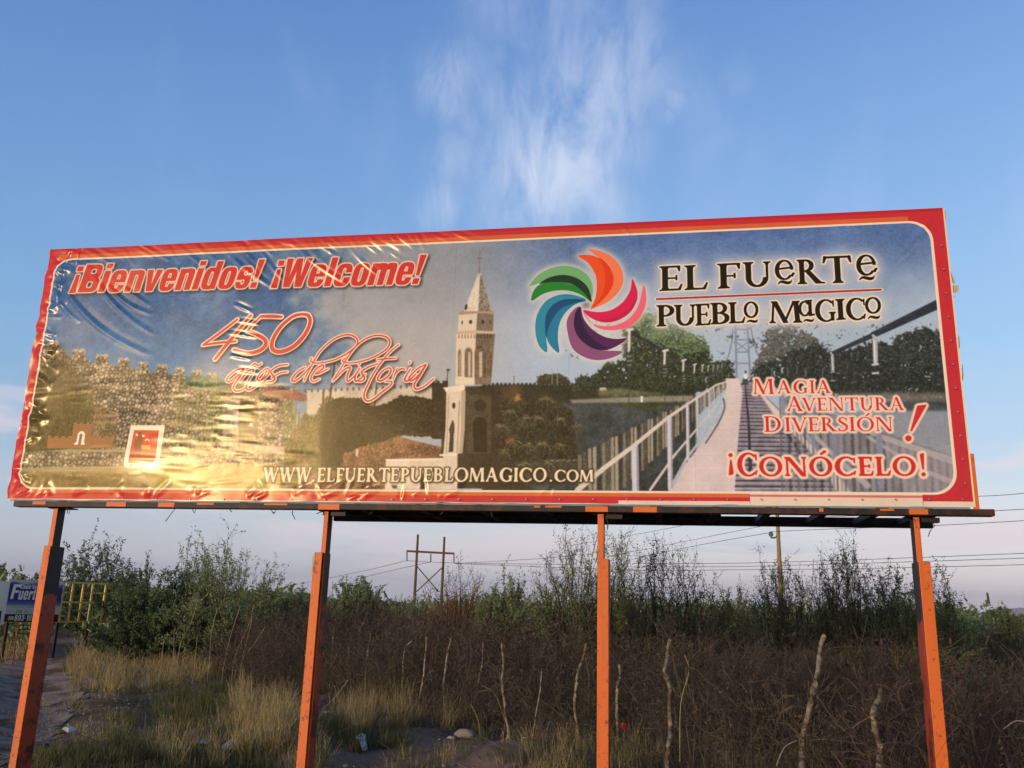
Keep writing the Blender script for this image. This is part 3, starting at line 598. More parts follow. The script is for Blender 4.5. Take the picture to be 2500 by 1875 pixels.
def serif_glyph(ch):
    s = stem; B = TH_; N = TN
    if ch == 'A': return [dg(.09, 0, .40, 1, N), dg(.66, 0, .36, 1.0, B), box(.2, .33, .66, .38), srf(.09, 0, N, .07), srf(.66, 0, B, .07), [(.36, .98), (.42, 1.04), (.51, 1.0), (.5, .9)]], .92
    if ch == 'B': return s(.1) + [ringp(.3, .745, .27, .255, .12, N, -90, 90), ringp(.32, .27, .32, .27, .14, N, -90, 90), box(.1, .945, .32, 1), box(.1, .49, .34, .545), box(.1, 0, .34, .055)], .72
    if ch == 'C': return [ringp(.5, .5, .46, .52, .15, N, 48, 312, tilt=.03), [(.80, .90), (.86, .98), (.86, .68), (.83, .68)], [(.76, .12), (.86, .26), (.88, .24), (.82, .03)]], .92
    if ch == 'D': return s(.1) + [ringp(.36, .5, .5, .5, .15, N, -90, 90), box(.1, .945, .38, 1), box(.1, 0, .38, .055)], .93
    if ch == 'E': return s(.1) + [box(.1, .94, .55, 1), box(.1, .48, .48, .53), box(.1, 0, .56, .06), [(.5, .96), (.585, 1), (.575, .78), (.55, .78)], [(.52, .02), (.585, 0), (.64, .25), (.61, .25)], [(.46, .41), (.5, .41), (.5, .61), (.46, .61)]], .66
    if ch == 'F': return s(.1) + [box(.1, .94, .55, 1), box(.1, .47, .46, .52), [(.5, .96), (.59, 1), (.58, .77), (.555, .77)], [(.43, .40), (.47, .40), (.47, .60), (.43, .60)]], .6
    if ch == 'G': return [ringp(.5, .5, .46, .52, .15, N, 46, 318, tilt=.03), [(.80, .90), (.86, .98), (.86, .68), (.83, .68)]] + s(.72, B * .9, .04, .42, False, True), .96
    if ch == 'I': return s(.1), .35
    if ch == 'L': return s(.1) + [box(.1, 0, .56, .06), [(.5, .02), (.575, 0), (.64, .27), (.61, .27)]], .65
    if ch == 'M': return [dg(.10, 0, .16, 1, N), dg(.50, 0, .15, 1, B), dg(.50, 0, .84, 1, N), [(.90, 0), (.90 + B, 0), (.86 + B, 1), (.86, 1)], srf(.10, 0, N, .07), srf(.90, 0, B, .07), srf(.16, 1, N, .05, False), srf(.86, 1, B, .05, False)], 1.14
    if ch == 'N': return s(.1, N) + [dg(.72, -.03, .10, 1, B * 1.1)] + s(.80, N, 0, 1, False, True), .96
    if ch == 'O': return [ringp(.5, .5, .46, .52, .145, N)], 1.0
    if ch == 'P': return s(.1) + [ringp(.28, .73, .30, .27, .13, N, -90, 90), box(.1, .945, .3, 1), box(.2, .46, .3, .515)], .63
    if ch == 'R': return s(.1) + [ringp(.28, .75, .28, .25, .13, N, -90, 90), box(.1, .945, .3, 1), box(.2, .5, .36, .55), [(.28, .52), (.44, .52), (.82, 0), (.62, 0)], [(.6, 0), (.92, 0), (.9, .03), (.78, .06), (.62, .1)]], .86
    if ch == 'S':
        c = smooth([(.50, .80), (.42, .94), (.28, .97), (.15, .88), (.14, .74), (.28, .60), (.42, .48), (.50, .36), (.48, .16), (.34, .04), (.18, .04), (.07, .2)], 5)
        r = []; n = len(c); d = np.gradient(c, axis=0); d /= np.linalg.norm(d, axis=1)[:, None]; q = np.stack([-d[:, 1], d[:, 0]], 1)
        for i in range(n - 1):
            wa = .03 + .05 * math.sin(math.pi * i / n) ** 2; r.append([tuple(c[i] + q[i] * wa), tuple(c[i + 1] + q[i + 1] * wa), tuple(c[i + 1] - q[i + 1] * wa), tuple(c[i] - q[i] * wa)])
        return r + [[(.47, .94), (.52, 1), (.52, .74), (.49, .74)], [(.05, .26), (.08, .26), (.12, .02), (.05, 0)]], .6
    if ch == 'T': return s(.36, B, 0, 1, True, False) + [box(.06, .94, .80, 1), [(.03, .76), (.06, .76), (.13, .95), (.1, 1.02), (.05, 1.0)], [(.83, .76), (.80, .76), (.73, .95), (.76, 1.02), (.81, 1.0)]], .86
    if ch == 'U': return s(.1, B, .34, 1, False, True) + s(.68, N, .34, 1, False, True) + [ringp(.415, .36, .315, .38, .14, .07, 180, 360)], .86
    if ch == 'V': return [dg(.36, -.02, .05, 1, B), dg(.40, -.02, .72, 1, N), srf(.05, 1, B, .06, False), srf(.72, 1, N, .06, False)], .84
    if ch == 'W': return [dg(.30, -.02, .05, 1, B), dg(.34, -.02, .56, 1, N), dg(.76, -.02, .50, 1, B), dg(.80, -.02, 1.08, 1, N), srf(.05, 1, B, .06, False), srf(.50, 1, B, .05, False), srf(1.08, 1, N, .06, False)], 1.2
    if ch == '.': return [arc(.14, .07, .08, .08, 0, 350, 12)], .28
    if ch == 'e': return [ringp(.42, .40, .38, .42, .13, .055, 0, 322, tilt=.025), [(.16, .42), (.80, .46), (.80, .52), (.16, .48)], [(.70, .16), (.76, .10), (.86, .24), (.80, .27)]], .9
    if ch == 'o': return [ringp(.42, .42, .38, .44, .12, .06)], .84
    if ch == 'a': return [ringp(.36, .40, .30, .40, .11, .06, 40, 330), [(.56, .80), (.70, .84), (.70, .1), (.84, .1), (.84, .03), (.56, .0)], [(.4, .78), (.74, .80), (.74, .85), (.4, .84)]], .9
    if ch == '~': 
        c = smooth([(0, .15), (.2, .72), (.45, .55), (.7, .3), (.9, .45), (1.0, .95)], 5); r = []
        for i in range(len(c) - 1):
            w = .30 * math.sin(math.pi * (i + .5) / len(c)) + .04; r.append([(c[i][0], c[i][1] - w), (c[i + 1][0], c[i + 1][1] - w), (c[i + 1][0], c[i + 1][1] + w), (c[i][0], c[i][1] + w)])
        return r, 1.0
    return [], .4
def sq(cx, cy, rx, ry, p=3.2, n=36):
    t = np.linspace(0, 2 * math.pi, n, endpoint=False)
    return [(cx + rx * math.copysign(abs(math.cos(a)) ** (2 / p), math.cos(a)), cy + ry * math.copysign(abs(math.sin(a)) ** (2 / p), math.sin(a))) for a in t]
def heavy_glyph(ch):
    """heavy condensed sans; polygons with a leading '-' cut away"""
    X, w = .76, .235
    def o(x=0.0, W=.60): return [sq(x + W / 2, X / 2, W / 2, X / 2 + .015), ('-', sq(x + W / 2, X / 2, W / 2 - w, X / 2 - .13, 4))]
    if ch == 'B': return [box(0, 0, .45, 1), sq(.40, .74, .27, .26, 3), sq(.42, .27, .29, .27, 3), ('-', sq(.36, .745, .10, .095, 4)), ('-', sq(.36, .27, .11, .12, 4))], .76
    if ch in 'il': 
        r = [box(0, 0, w, X if ch == 'i' else 1)]
        if ch == 'i': r.append(box(0, .86, w, 1.02))
        return r, w + .05
    if ch == 'e': return o() + [box(.1, .34, .5, .455), ('-', box(.345, .245, .62, .34)), ('-', box(w, .455, .60 - w, .56))], .65
    if ch == 'n': return [box(0, 0, w, X), box(.60 - w, 0, .60, .56), sq(.36, .545, .24, .225, 3), ('-', box(w, -.02, .60 - w, .52)), ('-', sq(.30, .52, .065, .09, 3))], .65
    if ch == 'm': return [box(0, 0, w, X), box(.36, 0, .36 + w, .56), box(.72, 0, .72 + w, .56), sq(.38, .545, .22, .225, 3), sq(.74, .545, .22, .225, 3), ('-', box(w, -.02, .36, .53)), ('-', box(.36 + w, -.02, .72, .53))], 1.0
    if ch == 'v': return [[(0, X), (w, X), (.31, .22), (.37, X), (.60, X), (.43, 0), (.17, 0)]], .62
    if ch == 'd': return o() + [box(.60 - w, 0, .60, 1), ('-', sq(.3, X / 2, .065, X / 2 - .13, 4))], .65
    if ch == 'o': return o(), .64
    if ch == 'c': return o() + [('-', box(.33, .30, .62, .46))], .63
    if ch == 's': return [sq(.28, X / 2, .28, X / 2 + .015), ('-', sq(.29, .53, .07, .09, 3)), ('-', box(.3, .46, .60, .535)), ('-', sq(.27, .22, .07, .09, 3)), ('-', box(-.05, .225, .27, .30)), [(.0, .5), (.05, .42), (.4, .27), (.56, .25), (.52, .34), (.2, .5)]], .60
    if ch == 'W': return [[(0, 1), (w, 1), (.27, .36), (.37, 1), (.60, 1), (.70, .36), (.745, 1), (.97, 1), (.83, 0), (.58, 0), (.485, .56), (.39, 0), (.14, 0)]], 1.0
    if ch == '!': return [[(.0, 1.02), (.25, 1.02), (.19, .30), (.06, .30)], box(.01, 0, .24, .2)], .30
    if ch == '¡': return [[(.0, -.02), (.25, -.02), (.19, .64), (.06, .64)], box(.01, .76, .24, .94)], .30
    if ch == 'F': return [box(0, 0, .24, 1), box(0, .80, .62, 1), box(0, .42, .54, .60)], .64
    if ch == 'C': return [sq(.32, .5, .32, .52), ('-', sq(.33, .5, .10, .34)), ('-', box(.4, .38, .7, .62))], .68
    if ch == 'u': return [box(0, .2, w, X), box(.60 - w, 0, .60, X), sq(.25, .225, .25, .24, 3), ('-', box(w, .2, .60 - w, .8))], .65
    if ch == 'r': return [box(0, 0, w, X), sq(.32, .6, .18, .17, 3), ('-', box(w, .0, .6, .5))], .46
    if ch == 't': return [box(.08, .05, .08 + w, .98), box(0, .62, .42, X), sq(.26, .12, .18, .13, 3)], .44
    if ch == 'a': return [sq(.27, .26, .27, .27), sq(.28, .5, .27, .27), box(.34, 0, .56, .55), ('-', sq(.27, .22, .07, .1)), ('-', box(-.05, .42, .3, .5))], .62
    if ch == 'z': return [box(0, 0, .5, .17), box(0, X - .17, .5, X), dg(0, .1, .24, X - .1, .26)], .54
    if ch in '069': 
        r = [sq(.29, .5, .29, .51, 3), ('-', sq(.29, .5, .08, .33, 4))]
        if ch == '6': r += [box(.1, .42, .4, .58), ('-', box(.3, .60, .62, .72))]
        if ch == '9': r += [box(.1, .38, .4, .54), ('-', box(-.05, .27, .28, .38))]
        return r, .63
    if ch == '8': return [sq(.29, .74, .27, .27, 3), sq(.29, .27, .29, .28, 3), ('-', sq(.29, .75, .07, .11, 4)), ('-', sq(.29, .27, .08, .13, 4))], .63
    if ch == '3': return [sq(.29, .74, .27, .27, 3), sq(.29, .27, .29, .28, 3), ('-', sq(.25, .75, .09, .12, 4)), ('-', sq(.25, .27, .1, .14, 4)), ('-', box(-.1, .36, .2, .66))], .63
    if ch == '1': return [box(.16, 0, .40, 1), [(0, .86), (0, .70), (.2, .74), (.2, .98)]], .46
    if ch == '-': return [box(0, .36, .30, .54)], .36
    if ch == '(': return [ringp(.4, .5, .4, .62, .18, .15, 120, 240)], .3
    if ch == ')': return [ringp(-.1, .5, .4, .62, .18, .15, -60, 60)], .3
    return [], .30
def text_polys(txt, glyph, p0, p1, up, slant=0.0, gap=.05, fit=tx):
    """sets a line of text from p0 to p1 (reference coordinates) with cap height vector up"""
    gs = [glyph(c) for c in txt]; total = sum(g[1] + gap for g in gs) - gap
    p0, p1, up = np.array(p0, float), np.array(p1, float), np.array(up, float)
    ex = (p1 - p0) / total; pos = 0.0; out = []
    for g, adv in gs:
        for pl in g:
            sg = 1
            if isinstance(pl, tuple) and pl[0] == '-': sg, pl = -1, pl[1]
            q = np.array(pl, float)
            out.append((fit(p0 + (pos + q[:, 0])[:, None] * ex + q[:, 1][:, None] * (up + np.array([slant, 0]))), sg))
        pos += adv + gap
    return out
def draw_text(img, pls, col, outline=0, ocol=None, shadow=None, glow=None, bold=0.0, H=TH, W=TW):
    x0, y0, m = fill([p for p, _ in pls], pad=int(outline * 2 + 40), signs=[s for _, s in pls], H=H, W=W)
    if bold: m = np.clip(blur(np.pad(m, 0), 1) * 2.2, 0, 1) if bold < 1 else grow(m, bold)
    om = grow(m, outline) if outline else m
    if outline: om = np.clip(blur(om, 1), 0, 1)
    if glow: put(img, x0, y0, np.clip(blur(grow(om, 6), glow[0]) * 1.5, 0, 1), glow[1], glow[2])
    if shadow: put(img, x0 + shadow[0], y0 + shadow[1], blur(om, shadow[2]), C(24, 20, 24), shadow[3])
    if outline: put(img, x0, y0, om, ocol)
    put(img, x0, y0, m, col)
RED, PALE, CREAM, INK = C(204, 54, 54), C(238, 206, 200), C(244, 232, 218), C(34, 27, 26)
def LEAN(x): return -(x - 1490) * 1.13e-4
def glyph_boxes(o, items, slope):
    r = []
    for ch, x0, x1, y0, y1 in items:                       # y0 top, y1 base
        g, adv = serif_glyph(ch)
        al = np.concatenate([np.array(p, float) for p in g]); mn, mx = al.min(0), al.max(0)
        for p in g:
            q = (np.array(p, float) - mn) / (mx - mn)
            r.append((tx(z(o, [(x0 + a * (x1 - x0) + (b - .5) * (y1 - y0) * LEAN(o[0] + x0 * o[2]), y1 - b * (y1 - y0) + slope * a) for a, b in q])), 1))
    return r
# ¡Bienvenidos! ¡Welcome!
draw_text(IMG, text_polys('¡Bienvenidos!', heavy_glyph, (174, 717), (632, 706), (3, -68), 20, .035), RED, 5, PALE, (6, 6, 4, .8))
draw_text(IMG, text_polys('¡Welcome!', heavy_glyph, (665, 706), (1026, 696), (3, -70), 18, .03), RED, 5, PALE, (6, 6, 4, .8))
# swirl of five double petals, white glow behind
petals = [
 ([(105, 335), (150, 275), (220, 235), (300, 218), (380, 232), (440, 275), (468, 335), (462, 400), (440, 340), (400, 300), (330, 280), (260, 288), (190, 305)], C(112, 178, 124)),
 ([(118, 420), (122, 375), (155, 332), (220, 312), (300, 315), (370, 335), (425, 375), (458, 425), (400, 385), (330, 362), (250, 362), (180, 382)], C(34, 134, 58)),
 ([(160, 322), (220, 285), (300, 271), (375, 288), (430, 328), (455, 380), (460, 428), (415, 370), (350, 325), (270, 312), (205, 315)], C(28, 58, 44)),
 ([(205, 715), (160, 680), (138, 600), (145, 510), (190, 430), (260, 390), (340, 383), (430, 412), (370, 425), (300, 425), (230, 470), (195, 540), (200, 630)], C(42, 142, 180)),
 ([(275, 718), (235, 690), (205, 640), (195, 570), (215, 480), (280, 425), (350, 410), (432, 418), (370, 440), (310, 490), (275, 560), (268, 640)], C(34, 126, 176)),
 ([(200, 630), (193, 560), (205, 490), (250, 435), (320, 410), (425, 416), (350, 438), (280, 470), (235, 530), (210, 590)], C(26, 78, 134)),
 ([(320, 580), (325, 520), (360, 470), (395, 455), (380, 520), (390, 600), (440, 670), (520, 705), (640, 712), (580, 748), (500, 762), (420, 745), (350, 690)], C(140, 84, 134)),
 ([(398, 458), (415, 520), (460, 580), (530, 625), (600, 640), (664, 638), (610, 680), (540, 705), (470, 690), (410, 640), (380, 560)], C(86, 38, 98)),
 ([(360, 540), (372, 480), (398, 455), (400, 510), (430, 590), (480, 650), (560, 700), (480, 698), (410, 655), (370, 600)], C(48, 30, 74)),
 ([(410, 475), (450, 540), (520, 565), (600, 560), (680, 520), (735, 440), (762, 328), (778, 400), (765, 470), (720, 540), (650, 580), (560, 590), (480, 565)], C(238, 104, 136)),
 ([(415, 475), (490, 485), (570, 475), (640, 430), (685, 360), (696, 295), (722, 350), (725, 410), (690, 480), (620, 530), (540, 545), (460, 520)], C(214, 32, 92)),
 ([(725, 410), (690, 480), (620, 530), (540, 545), (470, 525), (520, 530), (600, 515), (670, 470), (718, 410)], C(196, 30, 76)),
 ([(442, 120), (500, 130), (570, 160), (620, 210), (645, 280), (635, 340), (590, 400), (530, 440), (460, 465), (530, 400), (580, 330), (585, 260), (550, 200), (490, 160)], C(240, 126, 88)),
 ([(385, 162), (440, 155), (510, 175), (560, 215), (588, 280), (580, 340), (540, 400), (500, 440), (458, 465), (485, 400), (492, 320), (480, 260), (440, 200)], C(232, 84, 44)),
 ([(505, 172), (560, 215), (588, 280), (580, 340), (540, 400), (470, 462), (520, 390), (540, 320), (535, 240)], C(222, 64, 34))]
gp = [tx(z(Z4, p)) for p, _ in petals]
x0, y0, m = fill(gp, pad=60)
put(IMG, x0, y0, np.clip(blur(grow(m, 9), 9) * 1.35, 0, 1), C(226, 224, 224), .62)
for p, c in petals: shape(Z4, smooth(p, 5, True), c)
shape(Z4, [(430 + 22 * math.cos(t), 446 + 18 * math.sin(t)) for t in np.linspace(0, 6.2, 14)], C(90, 80, 76), .6, soft=5)
# EL FUeRTe / PUEBLO MaGICo
up_ = glyph_boxes(ZF, [('E', 175, 365, 187, 392), ('L', 385, 578, 180, 384), ('F', 662, 852, 165, 372), ('U', 878, 1108, 152, 362), ('e', 1145, 1308, 135, 302), ('~', 1168, 1288, 306, 340), ('R', 1332, 1562, 130, 334), ('T', 1550, 1788, 100, 328), ('e', 1830, 2002, 92, 266), ('~', 1852, 1982, 270, 306)], -9)
lo_ = glyph_boxes(ZF, [('P', 150, 296, 514, 690), ('U', 298, 478, 512, 686), ('E', 476, 604, 504, 682), ('B', 604, 758, 495, 672), ('L', 756, 892, 490, 664), ('o', 884, 1002, 485, 620), ('~', 908, 1000, 636, 662), ('M', 1095, 1368, 482, 662), ('a', 1344, 1474, 472, 606), ('~', 1384, 1472, 630, 655), ('G', 1484, 1652, 466, 654), ('I', 1656, 1732, 464, 636), ('C', 1744, 1902, 455, 640), ('o', 1904, 2032, 448, 584), ('~', 1926, 2026, 602, 630)], -6)
draw_text(IMG, up_ + lo_, INK, 4, CREAM, None, (16, C(206, 208, 222), .7), bold=1.2)
line(ZF, [(145, 461), (2038, 381)], 27, CREAM); line(ZF, [(149, 461), (2034, 381)], 17, C(170, 46, 50))
# 450 años de historia
def script(strokes, wz, oz):
    P = []; Q = []
    for s_, w_ in strokes:
        c = smooth(tx(z(ZH, s_)), 7) if len(s_) > 2 else tx(z(ZH, s_)); k = ZH[2] * 1.41
        P += stroke_polys(c, wz * w_ * k, None, .45); Q += stroke_polys(c, (wz * w_ * .75 + oz) * k)
    x0, y0, q = fill(Q, pad=20); put(IMG, x0 + 5, y0 + 7, blur(q, 4), C(24, 20, 24), .8); put(IMG, x0, y0, q, C(240, 216, 210))
    x0, y0, m = fill(P, pad=4); put(IMG, x0, y0, m, C(212, 74, 64))
script([([(385, 158), (240, 270), (75, 388)], 1.0), ([(75, 388), (220, 368), (372, 355)], .9), ([(505, 125), (400, 250), (285, 390), (185, 515)], 1.35),
        ([(780, 136), (690, 132), (595, 132)], 1.3), ([(595, 132), (530, 195), (475, 262)], .9), ([(475, 262), (560, 295), (635, 345), (632, 400), (570, 445), (470, 462), (355, 432)], 1.45),
        ([(965, 112), (880, 135), (770, 230), (700, 350), (705, 430), (780, 448), (890, 400), (985, 300), (1035, 190), (1020, 125), (965, 112)], 1.5)], 26, 30)
script([([(450, 598), (380, 612), (310, 665), (290, 710), (330, 708), (400, 650), (445, 600), (395, 690), (350, 760), (370, 800), (430, 790), (490, 740)], 1.0),
        ([(470, 620), (440, 670), (410, 715)], .9), ([(425, 690), (490, 620), (530, 605), (520, 650), (480, 720), (465, 775), (500, 790), (570, 740), (640, 650)], 1.0),
        ([(510, 580), (540, 556), (570, 572), (602, 556)], .8), ([(650, 598), (590, 645), (565, 695), (600, 705), (655, 660), (672, 615), (650, 598)], .9),
        ([(835, 566), (760, 575), (690, 620), (700, 655), (722, 690), (700, 715), (655, 722)], 1.0), ([(835, 630), (770, 640), (700, 680)], .7),
        ([(990, 590), (925, 630), (875, 695), (900, 712), (970, 660), (1040, 580)], 1.0), ([(985, 708), (1005, 660), (1060, 555), (1130, 440), (1250, 335), (1370, 295), (1445, 322), (1460, 375), (1400, 440), (1270, 515), (1120, 550), (1045, 535), (1050, 505)], .85),
        ([(1195, 603), (1120, 640), (1085, 645), (1150, 600), (1150, 568), (1090, 605), (1045, 680), (1065, 715), (1120, 695)], .85),
        ([(1240, 710), (1310, 600), (1400, 455), (1500, 352), (1620, 302), (1722, 318), (1748, 375), (1700, 440), (1570, 510), (1420, 548), (1330, 535), (1350, 508)], .85),
        ([(1262, 690), (1340, 610), (1395, 592), (1370, 660), (1375, 712), (1440, 660), (1480, 595)], .9), ([(1480, 595), (1440, 670), (1450, 712), (1530, 650)], .9), ([(1478, 552), (1474, 560)], 1.0),
        ([(1640, 555), (1560, 585), (1498, 630), (1525, 685), (1495, 712), (1440, 706)], .95), ([(1828, 385), (1760, 440), (1690, 520), (1620, 620), (1560, 730), (1520, 830), (1535, 885), (1590, 880), (1680, 810), (1755, 750), (1765, 715), (1712, 712)], .9),
        ([(1640, 520), (1720, 510), (1800, 505)], .8), ([(1740, 590), (1680, 625), (1640, 690), (1672, 708), (1735, 665), (1762, 615), (1740, 590)], .95),
        ([(1815, 598), (1780, 690)], .8), ([(1790, 650), (1845, 602), (1885, 605)], .8), ([(1935, 600), (1882, 690), (1912, 708), (1980, 650)], .9), ([(1930, 540), (1925, 550)], 1.0),
        ([(2072, 560), (1990, 605), (1922, 682), (1945, 706), (2010, 655), (2072, 565), (2010, 670), (1968, 740), (1985, 782), (2060, 755), (2140, 688)], .95)], 17, 26)
# web address
def trajan(o, txt, x0, x1, ytop, ybase, slope=0.0, gap=.08):
    a = z(o, [(x0, ybase), (x1, ybase + slope), (x0, ytop)])
    return text_polys(txt, serif_glyph, a[0], a[1], ((a[0][1] - a[2][1]) * LEAN((a[0][0] + a[1][0]) / 2), a[2][1] - a[0][1]), 0, gap)
one = (0, 0, 1)
web = trajan(one, 'WWW.', 645, 772, 1143, 1177, -.5) + trajan(one, 'ELFUERTE', 776, 976, 1144, 1177, 0, .06) + trajan(one, 'PUEBLO', 979, 1145, 1144, 1176.5, 0, .05) + trajan(one, 'MAGICO', 1146, 1336, 1144, 1176.5, 0, .05) + trajan(one, '.', 1342, 1350, 1150, 1176.5) + trajan(one, 'COM', 1354, 1450, 1149, 1176.5, 0, .03)
draw_text(IMG, web, C(240, 228, 204), 3, C(70, 54, 42), (2, 2, 2, .5), bold=.5)
# MAGIA AVENTURA DIVERSIÓN ! ¡CONÓCELO!
sl = trajan(ZM, 'M', 350, 566, 190, 338) + trajan(ZM, 'AGIA', 588, 1118, 208, 334, -4) + trajan(ZM, 'A', 680, 850, 365, 505) + trajan(ZM, 'VENTURA', 838, 1838, 376, 502, -6, .05) + trajan(ZM, 'D', 462, 640, 556, 708) + trajan(ZM, 'IVERSIÓN'.replace('Ó', 'O'), 665, 1725, 568, 704, -4, .04)
sl += [(tx(z(ZM, [(1450, 552), (1480, 522), (1500, 530), (1462, 556)])), 1), (tx(z(ZM, [(1958, 452), (2045, 440), (2048, 452), (1905, 705), (1890, 700)])), 1), (tx(z(ZM, arc(1872, 772, 32, 30, 0, 350, 16))), 1)]
draw_text(IMG, sl, C(206, 52, 56), 7, C(238, 214, 206), None, None)
s2 = trajan(ZM, 'C', 196, 405, 918, 1138) + trajan(ZM, 'ONOCELO', 412, 1955, 958, 1138, -4, .05)
s2 += [(tx(z(ZM, arc(132, 936, 18, 17, 0, 350, 12))), 1), (tx(z(ZM, [(130, 985), (140, 985), (160, 1110), (150, 1125), (118, 1132)])), 1), (tx(z(ZM, [(1005, 925), (1050, 890), (1070, 902), (1020, 932)])), 1), (tx(z(ZM, [(1985, 928), (2020, 918), (2022, 1075), (2012, 1075)])), 1), (tx(z(ZM, arc(2020, 1124, 18, 17, 0, 350, 12))), 1)]
draw_text(IMG, s2, C(206, 46, 50), 8, C(240, 218, 208), None, None, bold=.5)
# small print of the badge and the arms
draw_text(IMG, text_polys('2014', serif_digit := (lambda ch: ({'2': ([ringp(.3, .72, .26, .28, .1, .06, -20, 170), dg(.04, 0, .46, .62, .12), box(.04, 0, .6, .09)], .62), '0': ([ringp(.3, .5, .28, .5, .1, .06)], .62), '1': ([box(.12, 0, .24, 1), box(.02, .84, .14, .92)], .36), '4': ([box(.4, 0, .52, 1), box(.02, .26, .62, .34), dg(.02, .3, .36, .98, .1)], .66), '6': ([ringp(.3, .3, .27, .3, .1, .06), [(.04, .3), (.34, 1), (.46, 1), (.14, .3)]], .62)}.get(ch, ([], .5)))), z(ZC, [(555, 1045)])[0], z(ZC, [(665, 1045)])[0], (0, -6.4)), C(220, 206, 168))
draw_text(IMG, text_polys('2016', serif_digit, z(ZC, [(725, 1045)])[0], z(ZC, [(835, 1045)])[0], (0, -6.4)), C(220, 206, 168))
r_ = np.random.default_rng(3); xq = 175
while xq < 1150:                                                        # a line too worn to read: only its broken marks
    wq = 10 + r_.random() * 16; line(ZC, [(xq, 950 + r_.random() * 8), (xq + wq * .5, 938 + r_.random() * 6), (xq + wq, 962 + r_.random() * 8)], 7, C(216, 200, 160), .7); xq += wq + 9
for s_ in [[(1575, 870), (1600, 870)], [(1590, 870), (1578, 900), (1605, 898)], [(1578, 884), (1598, 882)], [(1630, 868), (1622, 898)], [(1700, 870), (1690, 888), (1715, 905)], [(1690, 886), (1712, 872), (1740, 876)], [(1725, 876), (1722, 896), (1745, 890)], [(1760, 874), (1750, 892), (1770, 890)], [(1790, 876), (1782, 894)], [(1790, 880), (1815, 872)], [(1822, 876), (1812, 894), (1834, 890)], [(1850, 874), (1842, 892), (1866, 882), (1850, 874)]]: line(ZC, s_, 6, C(70, 60, 50))
# --- printed border: red with an orange inner stripe and a white hairline with round corners
def rr(l, t, r, b, q, n=10):
    o = []
    for cx, cy, a in ((r - q, t + q, -90), (r - q, b - q, 0), (l + q, b - q, 90), (l + q, t + q, 180)): o += [(cx + q * math.cos(math.radians(a + k * 90 / n)), cy + q * math.sin(math.radians(a + k * 90 / n))) for k in range(n + 1)]
    return np.array(o)
L_, T_, R_, B_ = .125 * S, .150 * S, (BW - .160) * S, (BH - .125) * S
full = np.ones((TH, TW), np.float32)
inner = full * 0; x0, y0, m = fill([rr(L_, T_, R_, B_, .20 * S)]); inner[y0:y0 + m.shape[0], x0:x0 + m.shape[1]] = m
wl = full * 0; x0, y0, m = fill([rr(L_ - 7, T_ - 7, R_ + 9, B_ + 7, .215 * S)]); wl[y0:y0 + m.shape[0], x0:x0 + m.shape[1]] = m
BR_ = np.zeros_like(IMG) + C(198, 50, 66); y_ = YY[..., None]; x_ = XX[..., None]
BR_ = lerp(BR_, C(212, 104, 66), ((y_ > T_ - 24) & (y_ < T_) & (x_ < TW * .965) & (x_ > L_)) * 1.0)
BR_ = lerp(BR_, C(178, 30, 40), ((y_ < 10)) * .5)
bt = (y_ > B_) * 1.0
BR_ = lerp(BR_, C(216, 112, 66), bt * (y_ < B_ + 18) * (x_ < TW * .80) * (x_ > L_ * 2.2))
BR_ = lerp(BR_, C(206, 30, 74), bt * (y_ > B_ + 26) * (x_ > TW * .675) * (x_ < TW * .80) * .8)
rw = bt * (x_ > TW * .80) * (x_ < TW * .955)
BR_ = lerp(BR_, C(232, 216, 204), rw); BR_ = lerp(BR_, C(214, 120, 136), rw * (y_ > B_ + 9) * (y_ < B_ + 16))
BR_ = lerp(BR_, C(230, 214, 202), bt * (y_ > TH - 18) * (x_ > TW * .955)); BR_ = lerp(BR_, C(232, 214, 200), bt * (y_ > TH - 4) * 1.0)
BR_ = lerp(BR_, C(230, 214, 202), bt * ss(B_ + 20, B_ + 26, y_) * (x_ > TW * .675) * (x_ < TW * .80) * (y_ > TH - 14))
BR_ = BR_ * (.96 + .06 * N3[..., None]) * (.94 + .12 * N1[..., None])
IMG[...] = lerp(lerp(BR_, C(238, 224, 212), wl[..., None]), IMG, inner[..., None])
IMG[:, -5:] = C(236, 214, 180)
IMG[...] = np.clip(IMG, 0, 1)
# ------------------------------------------------------------------ pictures made above become the printed faces
def picture(name, arr):
    h, w_, _ = arr.shape
    im = bpy.data.images.new(name, w_, h, alpha=False)
    buf = np.ones((h, w_, 4), np.float32); buf[..., :3] = arr[::-1]
    im.pixels.foreach_set(buf.ravel()); im.update(); im.pack(); return im
vinyl_img = picture('vinyl_print', IMG)
def printed(name, img, rough, coat=0.0, spec=.5, bumpn=None, gain=1.0):
    def f(t, b):
        if spec < .4 and bumpn: b.inputs['Specular Tint'].default_value = (1.0, .82, .46, 1)
        i = t.new('ShaderNodeTexImage', image=img, extension='EXTEND', interpolation='Cubic')
        t.l.new(t.new('ShaderNodeUVMap', uv_map='UVMap').outputs[0], i.inputs[0])
        if bumpn:
            n = t.noise(t.co, bumpn, 3); bump(t, b, n, .35, .004)
        return t.mix(1.0, i.outputs[0], (gain, gain, gain), 'MULTIPLY') if gain != 1 else i.outputs[0]
    return material(name, f, rough, spec)
vinyl = printed('vinyl', vinyl_img, .225, spec=.27, bumpn=3.0)
orange = material('orange_paint', lambda t, b: (bump(t, b, t.noise(t.co, 60, 4), .25, .003), t.mix(t.sstep(t.noise(t.co, 9, 6, .7), .56, .75), t.mix(t.noise(t.co, 2.3, 4), lin(206, 100, 44), lin(218, 114, 52)), lin(160, 80, 44)))[1], .55, .4)
